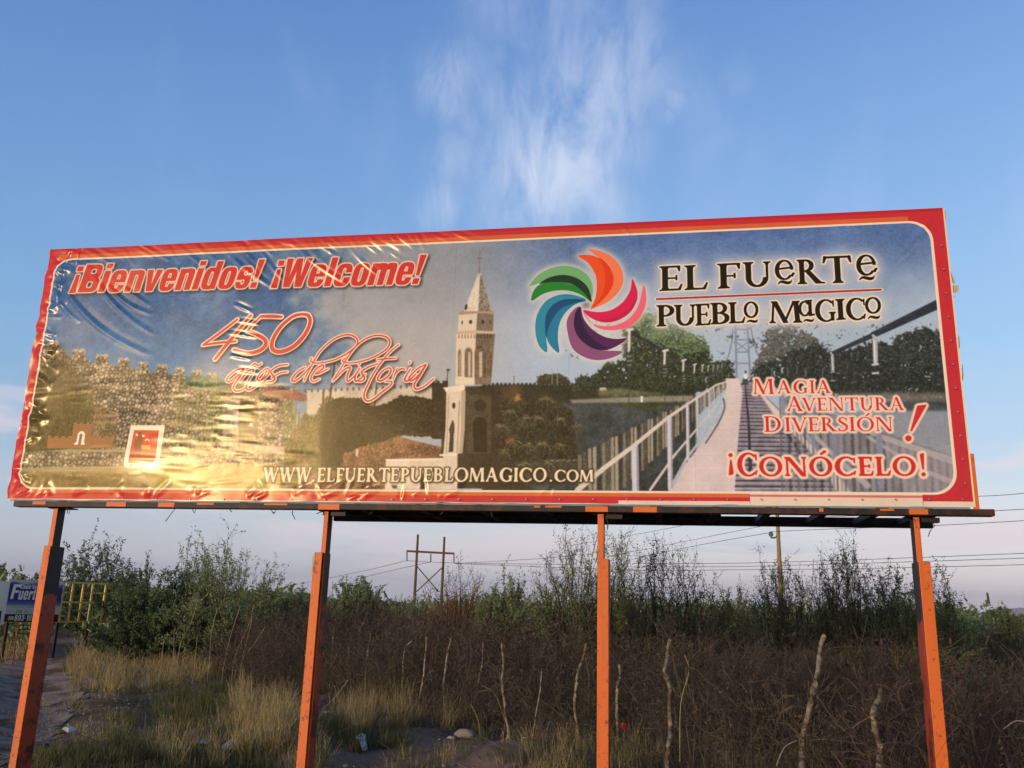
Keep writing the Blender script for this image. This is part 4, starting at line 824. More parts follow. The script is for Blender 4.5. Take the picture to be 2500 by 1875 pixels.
def sleeve_paint(t, b):
    """orange faces; the flanks are browner orange with shade painted in, black primer above with a ragged edge"""
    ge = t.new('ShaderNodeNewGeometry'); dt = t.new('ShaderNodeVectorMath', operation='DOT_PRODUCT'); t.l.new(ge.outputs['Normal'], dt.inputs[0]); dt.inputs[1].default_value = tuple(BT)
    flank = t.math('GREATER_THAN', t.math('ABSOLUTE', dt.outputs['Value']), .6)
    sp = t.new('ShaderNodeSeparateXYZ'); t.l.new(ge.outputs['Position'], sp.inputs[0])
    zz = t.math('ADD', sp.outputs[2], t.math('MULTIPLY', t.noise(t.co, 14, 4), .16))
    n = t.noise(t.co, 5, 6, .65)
    shade_primer = t.mix(n, lin(140, 54, 30), lin(188, 76, 40)); shade_primer = t.mix(t.sstep(t.noise(t.co, 3, 6, .7), .5, .6), shade_primer, lin(84, 38, 28))  # same orange paint as the fronts, darkened here to show the flanks in shade
    shade_primer = t.mix(t.sstep(zz, 2.12, 2.15), shade_primer, lin(40, 30, 30))
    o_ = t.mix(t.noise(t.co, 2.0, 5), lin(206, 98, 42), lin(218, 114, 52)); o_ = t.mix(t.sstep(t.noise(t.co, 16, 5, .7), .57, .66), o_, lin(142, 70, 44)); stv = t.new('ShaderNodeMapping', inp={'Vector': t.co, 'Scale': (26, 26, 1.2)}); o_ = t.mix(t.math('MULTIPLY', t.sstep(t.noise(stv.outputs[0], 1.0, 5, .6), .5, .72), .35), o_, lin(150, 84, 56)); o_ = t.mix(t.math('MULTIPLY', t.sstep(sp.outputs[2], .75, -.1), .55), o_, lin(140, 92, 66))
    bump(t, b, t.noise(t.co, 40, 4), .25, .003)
    return t.mix(flank, o_, shade_primer)
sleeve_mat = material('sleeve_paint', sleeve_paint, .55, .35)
dark_steel = material('dark_steel', lambda t, b: (bump(t, b, t.noise(t.co, 40, 4), .3, .003), t.mix(t.sstep(t.noise(t.co, 5, 5, .7), .45, .65), lin(30, 24, 24), lin(72, 42, 32)))[1], .6, .4)
blue_edge = material('bleached_edge', lambda t, b: t.mix(t.noise(t.co, 6, 4), lin(60, 100, 124), lin(130, 150, 160)), .6)
galv = material('galvanised_sheet', lambda t, b: t.mix(t.noise(t.co, 4, 5), lin(120, 128, 138), lin(160, 166, 172)), .45, .5, .3)
cloth = material('weathered_cloth', lambda t, b: t.mix(t.noise(t.co, 12, 4), lin(150, 136, 116), lin(206, 196, 176)), .9)
def bp(u, v, off=0.0): return BL + BT * u + np.array([0, 0, v]) + BN * off
board = empty('billboard', bp(BW / 2, -BZ, .1), 'large red framed billboard with a printed welcome banner on four orange posts', 'billboard')
# --- the vinyl: one skin with its slack, pulled folds and creases
NX, NY = 760, 226
uu = np.linspace(0, BW, NX); vv_ = np.linspace(0, BH, NY); U, Vv = np.meshgrid(uu, vv_)
hgt = np.zeros_like(U)
rw_ = np.random.default_rng(31)
def crease(x0, y0, x1, y1, amp, wdt, bend=0.0):
    """a fold running between two points given in reference coordinates"""
    a = np.array(board_uv(x0, y0)); b = np.array(board_uv(x1, y1)); L = np.linalg.norm(b - a); d = (b - a) / L; n = np.array([-d[1], d[0]])
    mk = (U > min(a[0], b[0]) - .35) & (U < max(a[0], b[0]) + .35) & (Vv > min(a[1], b[1]) - .35) & (Vv < max(a[1], b[1]) + .35)
    X = U[mk] - a[0]; Y = Vv[mk] - a[1]; t_ = (X * d[0] + Y * d[1]) / L; q = X * n[0] + Y * n[1] + bend * np.sin(np.clip(t_, 0, 1) * math.pi)
    env = np.clip(np.sin(np.clip(t_, 0, 1) * math.pi), 0, 1) ** .7
    hgt[mk] += amp * env * np.exp(-(q / wdt) ** 2) - amp * .5 * env * np.exp(-((q - wdt * 1.8) / (wdt * 1.2)) ** 2)
big = [(150, 690, 370, 870, .016, .030, .12), (135, 700, 200, 790, .012, .022, .05), (215, 640, 380, 820, .014, .026, .10), (260, 690, 375, 770, .012, .022, .06), (300, 700, 370, 750, .010, .02, .0),
       (160, 640, 140, 760, .012, .02, 0), (180, 610, 150, 660, .018, .02, 0), (200, 600, 190, 650, .016, .02, 0), (330, 590, 420, 640, .012, .02, 0),
       (575, 745, 620, 765, .016, .016, 0), (560, 815, 640, 828, .012, .014, 0), (580, 785, 640, 795, .010, .012, 0), (565, 870, 620, 880, .012, .014, 0), (580, 905, 640, 914, .01, .014, 0),
       (740, 620, 860, 700, .014, .018, .02), (780, 600, 830, 630, .014, .016, 0), (850, 600, 935, 680, .014, .018, .02), (890, 595, 930, 625, .014, .014, 0), (920, 590, 990, 640, .014, .016, .01), (945, 590, 985, 615, .012, .012, 0), (640, 610, 700, 690, .012, .018, .02), (540, 600, 680, 710, .012, .022, .04), (590, 620, 650, 690, .010, .016, 0),
       (1520, 556, 1542, 582, .012, .014, 0), (2190, 630, 2270, 530, .014, .022, .02), (2180, 660, 2260, 570, .010, .018, .02), (2020, 560, 2070, 550, .008, .016, 0), (1610, 1190, 1690, 1110, .01, .014, .0), (1990, 1000, 1986, 1060, .01, .014, .02)]
for c in big: crease(*c[:4], c[4] * .5, max(c[5], .016), c[6])
for k in range(60):                                                          # short tucks along the left edge and the lower hem
    y = 620 + rw_.random() * 590; x = 135 - (y - 612) * .172 + rw_.random() * 12
    crease(x - 6, y, x + 22 + rw_.random() * 30, y + (rw_.random() - .3) * 60, .003 + .006 * rw_.random(), .02 + .018 * rw_.random())
for k in range(60):
    x = 40 + rw_.random() ** 1.6 * 2300; y = 1222 - rw_.random() * 16; s_ = 1.0 if x < 1150 else .5
    crease(x, y, x + (rw_.random() - .25) * 70, y - 14 - rw_.random() * 34, (.002 + .006 * rw_.random()) * s_, .016 + .016 * rw_.random())
for k in range(40):
    x = 150 + rw_.random() * 1000; y = 612 - (x - 127) * .046; crease(x, y + 2, x + 20 + rw_.random() * 50, y + 16 + rw_.random() * 40, .002 + .003 * rw_.random(), .02)
for k in range(110):                                                         # horizontal ripples of the slack lower left
    x = 60 + rw_.random() * 640; y = 930 + rw_.random() * 270; crease(x, y, x + 30 + rw_.random() * 80, y + (rw_.random() - .5) * 14, (rw_.random() - .4) * .0038, .016 + .02 * rw_.random())
for k in range(40):
    x = 500 + rw_.random() * 90; y = 960 + rw_.random() * 180; crease(x, y, x + 50, y + 4, (rw_.random() - .3) * .003, .018)
slack = vnoise(NY, NX, 95, 5) + .5 * vnoise(NY, NX, 45, 6) - .75
hgt += slack * .042 * np.clip(1.35 - U / 4.2, .10, 1) * np.sin(np.pi * np.clip(U / BW, 0, 1)) ** .25
dent = np.exp(-(((U - 1.5) / .9) ** 2 + ((Vv - .45) / .5) ** 2)); hgt += dent * .05
hem = vnoise(NY, NX, 14, 9) - .5; hgt += hem * .006 * (np.exp(-Vv / .12) + np.exp(-U / .1))
P = BL + U[..., None] * BT + Vv[..., None] * np.array([0, 0, 1.0]) - (hgt + .035)[..., None] * BN
P[0, :, 2] += (vnoise(1, NX, 18, 3)[0] - .5) * .02; P[:, 0] += ((vnoise(NY, 1, 9, 4)[:, 0] - .5) * .03)[:, None] * BT
g = np.arange(NX * NY).reshape(NY, NX)
Fc = np.stack([g[:-1, :-1], g[:-1, 1:], g[1:, 1:], g[1:, :-1]], -1).reshape(-1, 4)
bn = obj('banner', P.reshape(-1, 3), Fc, vinyl, board, smooth_=True, uvs=np.stack([U.ravel() / BW, Vv.ravel() / BH], 1))
bn['label'] = 'shiny creased vinyl print of a fort, church tower and footbridge'
mb = MB()
mb.frame_box(bp(.01, .01, -.012), BT * (BW - .02), BN * .03, (0, 0, BH - .02)); mb.build('backing_sheet', galv, board)
# --- steel under and behind the sheet
UR = board_uv(2425, 1240)[0]
bevel(MB().frame_box(bp(.09, -.075, -.03), BT * (UR - .09), BN * .05, (0, 0, .062)).frame_box(bp(.09, -.075, .022), BT * (UR - .09), BN * .06, (0, 0, .008)).build('bottom_channel', dark_steel, board), .003)
MB().frame_box(bp(.05, -.012, -.046), BT * (BW - .1), BN * .012, (0, 0, .012)).build('hem_strip', blue_edge, board)
RB = 1.15
uoff = lambda x, y, o_: (on_board(x, y, o_) - BL) @ BT
uS, uE = uoff(815, 1250, RB), uoff(2277, 1270, RB)
MB().frame_box(bp(uS, -.075, RB), BT * (uE - uS), BN * .08, (0, 0, .10)).build('rear_beam', dark_steel, board)
MB().frame_box(bp(uS + .1, -.070, RB * .5), BT * 4.3, BN * .05, (0, 0, .06)).build('middle_rail', dark_steel, board)
for x in (860, 1010, 1160, 1320, 1470, 1600, 1740, 1870, 2010, 2140, 2262):
    u0 = board_uv(x, 1260)[0]; MB().frame_box(bp(u0, -.060, .03), BT * .07, BN * (RB - .03), (0, 0, .055)).build('cross_member', dark_steel, board)
for u0, u1 in ((uS + .2, uS + 2.4), (uS + 2.6, uS + 4.2)):
    MB().frame_box(bp(u0, -.01, .1), BT * (u1 - u0), BN * (RB - .12), (0, 0, .006)).build('deck_plate', dark_steel, board)
for k in range(5):
    u0 = .6 + k * 2.15; MB().frame_box(bp(u0, -.01, .03), BT * .06, BN * .06, (0, 0, BH - .03)).build('rear_stud', dark_steel, board)
for k in range(4):
    MB().frame_box(bp(.1, .4 + k * .72, .095), BT * (BW - .2), BN * .05, (0, 0, .05)).build('rear_girt', dark_steel, board)
# orange cleats along the channel
for x0, x1, h_ in [(84, 116, .035), (264, 312, .05), (390, 430, .05), (484, 526, .022), (648, 705, .02), (780, 832, .06), (1305, 1320, .02), (1332, 1372, .018), (1430, 1485, .055), (1546, 1604, .055), (1998, 2008, .035), (2146, 2180, .02), (2216, 2262, .05)]:
    a, b = board_uv(x0, 1235)[0], board_uv(x1, 1235)[0]; bevel(MB().frame_box(bp(a, -.018 - h_, -.036), BT * (b - a), BN * .006, (0, 0, h_)).build('cleat', orange, board), .002)
bevel(MB().frame_box(bp(BW - .01, -.02, -.03), BT * .045, BN * .03, (0, 0, .52)).build('edge_angle', orange, board), .003)
# posts
def post(xa, xb, ysl, xsa, xsb, zside=None):
    """upper tube between xa and xb, sleeve from ysl down between xsa and xsb"""
    a, b = board_uv(xa, 1262)[0], board_uv(xb, 1262)[0]; sa, sb = board_uv(xsa, ysl)[0], board_uv(xsb, ysl)[0]; zs = board_uv(xsa, ysl)[1]
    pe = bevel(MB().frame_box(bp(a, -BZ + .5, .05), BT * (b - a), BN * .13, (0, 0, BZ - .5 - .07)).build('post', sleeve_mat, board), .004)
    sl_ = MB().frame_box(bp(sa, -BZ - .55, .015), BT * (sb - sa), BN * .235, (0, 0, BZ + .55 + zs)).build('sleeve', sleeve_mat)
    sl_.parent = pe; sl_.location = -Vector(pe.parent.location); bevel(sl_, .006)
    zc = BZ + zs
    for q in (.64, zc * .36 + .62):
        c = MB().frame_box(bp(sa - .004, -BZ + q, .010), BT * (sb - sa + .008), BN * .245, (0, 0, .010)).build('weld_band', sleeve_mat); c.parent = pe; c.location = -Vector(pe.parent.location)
    return pe, a, b, sa, sb, zs
pinfo = [post(120, 131, 1332, 105, 122), post(786, 797, 1348, 765, 786), post(1458, 1473.5, 1363, 1458, 1486), post(2233, 2248, 1371, 2243, 2273)]
for i_, (pe, a, b, sa, sb, zs) in enumerate(pinfo):
    MB().frame_box(bp(a - .06, -.085, .04), BT * (b - a + .2), BN * .16, (0, 0, .012)).build('head_plate', dark_steel, board)
    if i_: MB().frame_box(bp(b + .02, -.13, .06), BT * .16, BN * .08, (0, 0, .045)).build('splice_plate', dark_steel, board)
# flaking edge of the second post's sleeve, with old paper
pe, a, b, sa, sb, zs = pinfo[1]
MB().add([bp(sa - .012, zs - .05, .02), bp(sa + .012, zs + .02, .013), bp(sa + .022, zs - .05, .011), bp(sa + .004, zs - .16, .012), bp(sa - .016, zs - .30, .016), bp(sa - .014, zs - .2, .02)], [(0, 1, 2, 3, 4, 5)]).build('peeling_paper', cloth, board)
# torn cloth and scraps at the right edge
for pts in [[(2322, 664), (2333, 690), (2328, 692)], [(2328, 696), (2341, 696), (2340, 712), (2329, 715)], [(2329, 722), (2331, 724), (2329, 729)], [(2341, 820), (2344, 838), (2343, 850)], [(2350, 890), (2353, 915), (2351, 930)], [(2300, 511), (2309, 515), (2310, 540), (2305, 530)], [(124, 608), (118, 618), (122, 630)]]:
    F_ = [on_board(x, y, -.03) for x, y in pts]; Bk = [p + BN * .02 + np.array([0, 0, .008]) for p in F_]; n_ = len(F_)
    MB().add(F_ + Bk, [tuple(range(n_)), tuple(range(2 * n_ - 1, n_ - 1, -1))] + [(i, (i + 1) % n_, (i + 1) % n_ + n_, i + n_) for i in range(n_)]).build('torn_flap', cloth, board)
rv = MB()
for k in range(11):
    y = 600 + k * 58; p = on_board(2306 + (y - 560) * .099 - 12, y, -.05); rv.tube([p, p - BN * .01], .008, 8)
for k in range(26):
    x = 300 + k * 82; p = on_board(x, 1219, -.055); rv.tube([p, p - BN * .012], .007, 8)
tag(rv.build('screw_heads', galv, board), kind='stuff')
wire_m = material('rusty_wire', lambda t, b: t.mix(t.noise(t.co, 30), lin(60, 42, 34), lin(104, 70, 50)), .7, .3)
for pts in [[(166, 1240), (164, 1252), (168, 1255), (172, 1240)], [(427, 1243), (415, 1258), (404, 1273)], [(470, 1243), (474, 1253), (478, 1244)], [(662, 1244), (668, 1255), (674, 1245)], [(664, 1250), (672, 1252)], [(714, 1247), (714, 1256), (718, 1262), (720, 1268)], [(773, 1254), (787, 1249)], [(901, 1256), (910, 1250)], [(1198, 1232), (1199, 1250), (1202, 1262)], [(1478, 1262), (1484, 1275), (1483, 1292)], [(2345, 1249), (2350, 1258), (2352, 1252)], [(2275, 1270), (2282, 1284), (2271, 1296), (2266, 1310)], [(1075, 1256), (1082, 1250)], [(560, 1243), (566, 1250)]]:
    MB().tube([on_board(x, y, -.02 + .02 * (i % 2)) for i, (x, y) in enumerate(pts)], .0045, 4).build('wire_tie', wire_m, board)
# ------------------------------------------------------------------ ground
R5 = np.random.default_rng(55)
def soil(t, b):
    n = t.noise(t.co, .35, 6, .6); n2 = t.noise(t.co, 6, 6, .65); n3 = t.noise(t.co, 45, 4, .7)
    c = t.mix(n2, lin(104, 86, 76), lin(152, 128, 114)); c = t.mix(t.sstep(n, .45, .6), c, t.mix(n3, lin(84, 78, 58), lin(110, 98, 70)))
    c = t.mix(t.sstep(n3, .68, .75), c, lin(160, 148, 136)); bump(t, b, t.math('ADD', n2, t.math('MULTIPLY', n3, .5)), .9, .04); return c
def gravel_(t, b):
    n2 = t.noise(t.co, 3, 6, .65); n3 = t.noise(t.co, 38, 4, .75)
    c = t.mix(t.sstep(n2, .3, .7), lin(124, 106, 96), lin(178, 160, 148)); c = t.mix(t.sstep(n3, .56, .66), c, lin(186, 176, 172)); c = t.mix(t.sstep(n3, .45, .34), c, lin(66, 56, 54)); c = t.mix(t.sstep(t.noise(t.co, .8, 6, .7), .5, .62), c, lin(104, 88, 70))
    bump(t, b, n3, 1.0, .04); return c
soil_m = material('soil', soil, .95, .1); gravel_m = material('track_gravel', gravel_, .95, .1)
far_m = material('far_ground', lambda t, b: t.mix(t.noise(t.co, .01, 5), lin(72, 74, 48), lin(96, 88, 60)), .95, .1)
def hgtf(x, y):
    return (.10 * np.sin(x * .9 + 1.3) * np.sin(y * .7) + .06 * np.sin(x * 2.3 + y * 1.1) + .03 * np.sin(x * 5.1 - y * 4.3)) * np.clip((y - 6) / 6, .2, 1) + .22 * np.exp(-(((x - 0.6) / 1.6) ** 2 + ((y - 13.2) / .9) ** 2)) + .12 * np.exp(-(((x - 1.9) / .7) ** 2 + ((y - 12.6) / .5) ** 2)) - .28 * np.clip((9.5 - y) / 3, 0, 1) * np.exp(-((x + 5.5) / 3) ** 2)
gx = np.concatenate([np.linspace(-60, -14, 40), np.linspace(-13.8, 14, 160), np.linspace(14.6, 60, 40)]); gy = np.concatenate([np.linspace(-12, 5, 20), np.linspace(5.2, 30, 140), np.linspace(30.6, 90, 50)])
GX, GY = np.meshgrid(gx, gy); GZ = hgtf(GX, GY) * np.clip((60 - abs(GX)) / 10, 0, 1) * np.clip((90 - GY) / 20, 0, 1)
lump = vnoise(len(gy), len(gx), 3, 77) + .5 * vnoise(len(gy), len(gx), 1.5, 78); GZ = GZ + (lump - .75) * .10 * np.clip((60 - abs(GX)) / 10, 0, 1) * np.clip((90 - GY) / 20, 0, 1)
ny, nx = GX.shape; g = np.arange(nx * ny).reshape(ny, nx)
Fg = np.stack([g[:-1, :-1], g[:-1, 1:], g[1:, 1:], g[1:, :-1]], -1).reshape(-1, 4)
tag(obj('ground', np.stack([GX, GY, GZ], -1).reshape(-1, 3), Fg, soil_m, smooth_=True), kind='structure')
tag(MB().add([(-9000, -3000, -.32), (9000, -3000, -.32), (9000, 16000, -.32), (-9000, 16000, -.32)], [(0, 1, 2, 3)]).build('far_plain', far_m), kind='structure')
# the gravel track on the left follows the ground a little above it
tr = [(0, 1875), (-60, 1680), (30, 1590), (90, 1596), (150, 1628), (185, 1660), (205, 1700), (165, 1740), (150, 1790), (60, 1875)]
pl = np.array([on_ground(x, y)[:2] for x, y in tr] + [(-7.6, 7.0), (-14, 7.0), (-22, 30)])
def inside(px_, py_, poly):
    c = np.zeros(px_.shape, bool); n = len(poly)
    for i in range(n):
        (x1, y1), (x2, y2) = poly[i], poly[(i + 1) % n]
        k = ((y1 > py_) != (y2 > py_)); c ^= k & (px_ < (x2 - x1) * (py_ - y1) / (y2 - y1 + 1e-12) + x1)
    return c
tx_ = np.linspace(-24, -3, 150); ty_ = np.linspace(6.5, 32, 160); TX, TY = np.meshgrid(tx_, ty_)
gi = lambda X, Y: np.array([GZ[min(np.searchsorted(gy, b_), ny - 1), min(np.searchsorted(gx, a_), nx - 1)] for a_, b_ in zip(X, Y)])
def ground_z(X, Y):
    """height of the ground mesh, bilinear"""
    X = np.atleast_1d(X).astype(float); Y = np.atleast_1d(Y).astype(float)
    i = np.clip(np.searchsorted(gx, X) - 1, 0, nx - 2); j = np.clip(np.searchsorted(gy, Y) - 1, 0, ny - 2)
    fx = np.clip((X - gx[i]) / (gx[i + 1] - gx[i]), 0, 1); fy = np.clip((Y - gy[j]) / (gy[j + 1] - gy[j]), 0, 1)
    return GZ[j, i] * (1 - fx) * (1 - fy) + GZ[j, i + 1] * fx * (1 - fy) + GZ[j + 1, i] * (1 - fx) * fy + GZ[j + 1, i + 1] * fx * fy
cxq = (TX[:-1, :-1] + TX[1:, 1:]) / 2; cyq = (TY[:-1, :-1] + TY[1:, 1:]) / 2
ins = inside(cxq + (R5.random(cxq.shape) - .5) * .25, cyq + (R5.random(cxq.shape) - .5) * .25, pl)
g2 = np.arange(TX.size).reshape(TX.shape); q = np.stack([g2[:-1, :-1], g2[:-1, 1:], g2[1:, 1:], g2[1:, :-1]], -1)[ins]
tz = ground_z(TX.ravel(), TY.ravel()) + .018
used, invq = np.unique(q, return_inverse=True); TV = np.stack([TX.ravel(), TY.ravel(), tz], 1)[used]
tag(obj('gravel_track', TV, invq.reshape(-1, 4), gravel_m, smooth_=True), kind='structure')
# far hills on the right, beyond the plain
def far(x, y, d): return at(x, y, d)
hv, hf = [], []
prof = [(2040, 1508), (2120, 1504), (2200, 1503), (2260, 1500), (2330, 1497), (2380, 1499), (2410, 1492), (2432, 1485), (2450, 1483), (2468, 1486), (2490, 1483), (2530, 1488), (2620, 1480), (2800, 1494), (3000, 1505)]
for i, (x, y) in enumerate(prof):
    a = far(x, y, 11000); hv += [tuple(a - np.array([0, 0, a[2] + 1])), tuple(a), tuple(a * np.array([1.12, 1.12, 0]) + np.array([0, 0, -1]))]
for i in range(len(prof) - 1):
    k = i * 3; hf += [(k, k + 3, k + 4, k + 1), (k + 1, k + 4, k + 5, k + 2)]
hill_m = material('hill', lambda t, b: t.mix(t.noise(t.co, .004, 5), lin(90, 84, 76), lin(118, 106, 96)), .95, .05)
tag(obj('hills', hv, hf, hill_m), kind='structure')
prof = [(1200, 1477), (1290, 1474), (1310, 1471), (1330, 1475), (1420, 1478), (1500, 1482)]; hv, hf = [], []
# ------------------------------------------------------------------ ribbons: the stuff plants are made of
def ribbons(P0, P1, w0, w1, tint, rs):
    """flat slivers from P0 to P1 with a random facing; returns verts, quads, tints"""
    d = P1 - P0; d /= np.maximum(np.linalg.norm(d, axis=1), 1e-9)[:, None]
    r = rs.normal(size=P0.shape); s_ = np.cross(d, r); s_ /= np.maximum(np.linalg.norm(s_, axis=1), 1e-9)[:, None]
    w0 = np.broadcast_to(w0, (len(P0),))[:, None]; w1 = np.broadcast_to(w1, (len(P0),))[:, None]
    V = np.stack([P0 - s_ * w0 / 2, P0 + s_ * w0 / 2, P1 + s_ * w1 / 2, P1 - s_ * w1 / 2], 1).reshape(-1, 3)
    F_ = np.arange(len(V)).reshape(-1, 4); return V, F_, np.repeat(tint, 4)
def merge(parts):
    V, F_, T_2 = [], [], []; k = 0
    for v_, f, t_ in parts: V.append(v_); F_.append(f + k); T_2.append(t_); k += len(v_)
    return np.concatenate(V), np.concatenate(F_), np.concatenate(T_2)
def chains(start, dirn, length, segs, wob, w0, w1, tint, rs, up=0.0):
    """bundles of bent strands; returns parts and the joints of every strand"""
    n = len(start); p = start.copy(); d = dirn / np.linalg.norm(dirn, axis=1)[:, None]; J = [p.copy()]; parts = []
    for i in range(segs):
        d = d + rs.normal(size=d.shape) * wob; d[:, 2] += up; d /= np.linalg.norm(d, axis=1)[:, None]
        q = p + d * (length / segs)[:, None] if hasattr(length, '__len__') else p + d * (length / segs)
        a = w0 + (w1 - w0) * i / segs; b = w0 + (w1 - w0) * (i + 1) / segs
        parts.append(ribbons(p, q, a, b, tint, rs)); p = q; J.append(p.copy())
    return parts, np.stack(J, 1)
def along(J, m, rs, lo=.2, hi=1.0):
    """m random points on every strand with its direction there"""
    n, k, _ = J.shape; t_ = (lo + (hi - lo) * rs.random((n, m))) * (k - 1); i = np.clip(t_.astype(int), 0, k - 2); f = (t_ - i)[..., None]
    a = J[np.arange(n)[:, None], i]; b = J[np.arange(n)[:, None], i + 1]; return (a * (1 - f) + b * f).reshape(-1, 3), (b - a).reshape(-1, 3), (t_ / (k - 1)).ravel()
def spread(d, ang, rs):
    d = d / np.maximum(np.linalg.norm(d, axis=1), 1e-9)[:, None]; return d + rs.normal(size=d.shape) * ang
def shrub(seed, h, n, lod, lean=.45, w=.013, br=7, tw=4):
    rs = np.random.default_rng(seed)
    a = rs.random(n) * 6.283; r = rs.random(n) * .35; st = np.stack([r * np.cos(a), r * np.sin(a), np.zeros(n)], 1)
    d = np.stack([np.cos(a) * lean * rs.random(n) * 1.3, np.sin(a) * lean * rs.random(n) * 1.3, np.ones(n)], 1)
    pa, J = chains(st, d, h * (.6 + .5 * rs.random(n)), 5, .13, w, w * .45, rs.random(n), rs)
    if lod < 2:
        s2, d2, _ = along(J, br, rs); pb, J2 = chains(s2, spread(d2, .85, rs), h * .27 * (.5 + rs.random(len(s2))), 3, .25, w * .55, w * .3, rs.random(len(s2)), rs, .05); pa += pb
        if lod < 1:
            s3, d3, _ = along(J2, tw, rs); pc, J3 = chains(s3, spread(d3, .8, rs), h * .10 * (.5 + rs.random(len(s3))), 2, .35, w * .34, w * .2, rs.random(len(s3)), rs); pa += pc
    else:
        s2, d2, _ = along(J, br, rs); pb, J2 = chains(s2, spread(d2, .6, rs), h * .3 * (.5 + rs.random(len(s2))), 2, .3, w * 1.1, w * .7, rs.random(len(s2)), rs); pa += pb
    return merge(pa)
def leaves(pts, size, rs, tint=None, elong=2.2, droop=0.0):
    n = len(pts); d = rs.normal(size=(n, 3)); d[:, 2] -= droop; d /= np.linalg.norm(d, axis=1)[:, None]; L = size * (.5 + rs.random(n))[:, None]
    return ribbons(pts, pts + d * L, L[:, 0] / elong, L[:, 0] / elong * .6, rs.random(n) if tint is None else tint, rs)
def scatter(protos, place, rs, dead=0.0):
    """sets copies of the shapes at (x, y, scale) and joins them"""
    out = []
    for (x, y, s_) in place:
        v_, f, t_ = protos[rs.integers(len(protos))]; a = rs.random() * 6.283; c, s = math.cos(a), math.sin(a)
        Rm = np.array([[c, -s, 0], [s, c, 0], [0, 0, 1]]) * s_; zg = ground_z(x, y)[0] if abs(x) < 60 and y < 90 else -.2
        hs = .85 + .3 * rs.random(); Rm[2] *= hs
        out.append((v_ @ Rm.T + np.array([x, y, zg - .05]), f, (t_ * .5 + rs.random() * .5)))
    return merge(out)
twig_m = leafmat('dry_twigs', [(0, lin(66, 60, 54)), (.25, lin(90, 80, 68)), (.5, lin(74, 70, 66)), (.7, lin(104, 92, 74)), (.88, lin(84, 72, 64)), (1, lin(156, 142, 122))], .05, .9, True)
green_m = leafmat('mesquite_leaves', [(0, lin(100, 114, 76)), (.3, lin(130, 144, 98)), (.55, lin(110, 126, 86)), (.8, lin(150, 160, 112)), (1, lin(164, 166, 124))], .3)
dkgreen_m = leafmat('dark_leaves', [(0, lin(74, 88, 60)), (.4, lin(98, 112, 78)), (.7, lin(84, 100, 70)), (1, lin(122, 132, 94))], .25)
bark_m = leafmat('bark', [(0, lin(54, 44, 36)), (.5, lin(82, 68, 56)), (1, lin(104, 90, 76))], .0, .9)
straw_m = leafmat('dry_grass', [(0, lin(150, 130, 88)), (.3, lin(186, 164, 116)), (.55, lin(126, 114, 76)), (.8, lin(208, 188, 144)), (1, lin(108, 100, 66))], .35)
weed_m = leafmat('green_grass', [(0, lin(72, 78, 50)), (.35, lin(98, 102, 64)), (.6, lin(84, 84, 56)), (.85, lin(122, 116, 78)), (1, lin(142, 130, 92))], .35)
rust_m = leafmat('rusty_leaves', [(0, lin(120, 62, 46)), (.5, lin(150, 88, 66)), (1, lin(96, 70, 50))], .3)
# ------------------------------------------------------------------ the dry thicket behind the fence
rs = np.random.default_rng(8)
near_p = [shrub(100 + k, 1.75, 17, 0, lean=.75, w=.010, br=10, tw=5) for k in range(5)]
near_p = [merge([m_, leaves((lambda c: c[rs.random(len(c)) < .16])(m_[0][::4]), .05, rs)]) if k % 2 else m_ for k, m_ in enumerate(near_p)]
far_p = [shrub(200 + k, 1.9, 26, 2, w=.015, br=9) for k in range(5)]
front = [(560, 26.0), (700, 22.0), (850, 20.2), (1000, 18.0), (1150, 16.6), (1300, 15.0), (1450, 14.2), (1650, 12.4), (1900, 10.9), (2200, 10.3), (2560, 10.0)]
fx_, fd_ = zip(*front); pn, pf = [], []
for k in range(9000):
    x = 560 + rs.random() * 2040; f0 = np.interp(x, fx_, fd_); d = f0 + 34 * rs.random() ** 1.25
    p = at(x, 1500, d); s_ = (.72 + .42 * rs.random()) * (1.0 if d > f0 + 1.5 else .8) * (1.0 if x < 2290 else .80)
    (pn if d < f0 + 5.5 else pf).append((p[0], p[1], s_))
def thin(ps, gap, mx):
    keep = []
    for p in ps:
        if all((p[0] - q[0]) ** 2 + (p[1] - q[1]) ** 2 > gap * gap for q in keep): keep.append(p)
        if len(keep) >= mx: break
    return keep
pn = thin(pn, .64, 158); pf = thin(pf, 1.15, 280)
V_, F_, T2 = merge([scatter(near_p, pn, rs), scatter(far_p, pf, rs)])
tag(obj('dry_thicket', V_, F_, twig_m, tint=T2), 'tangled brown leafless brush filling the land behind the stake fence', 'brush', kind='stuff')
# low green scrub showing over the brush, out to the skyline
def bushy(seed, h, r, n, size):
    q = np.random.default_rng(seed); u = q.normal(size=(n, 3)); u /= np.linalg.norm(u, axis=1)[:, None]; rad = (.55 + .45 * q.random(n) ** .5)
    lob = 1 + .28 * np.sin(u[:, 0] * 5 + seed) * np.sin(u[:, 1] * 4 + 2) + .15 * np.sin(u[:, 2] * 9 + u[:, 0] * 7)
    p = u * (rad * lob)[:, None] * np.array([r, r, h * .5]) + np.array([0, 0, h * .52]); return leaves(p, size, q)
gp_ = [bushy(300 + k, 2.15, 1.6, 1100, .16) for k in range(4)]
pg = []
for k in range(125):
    x = -150 + rs.random() * 2800; d = 34 + 60 * rs.random(); p = at(x, 1500, d); pg.append((p[0], p[1], (.8 + .45 * rs.random()) * (1 if x < 2320 else .68) * (1.0 + (d - 34) / 190)))
V_, F_, T2 = scatter(gp_, pg, rs); tag(obj('green_scrub', V_, F_, green_m, tint=T2), 'low green scrub spreading behind the dry brush to the skyline', 'scrub', kind='stuff')
gp2 = [bushy(320 + k, 3.0, 6.0, 330, .75) for k in range(4)]; pg = []
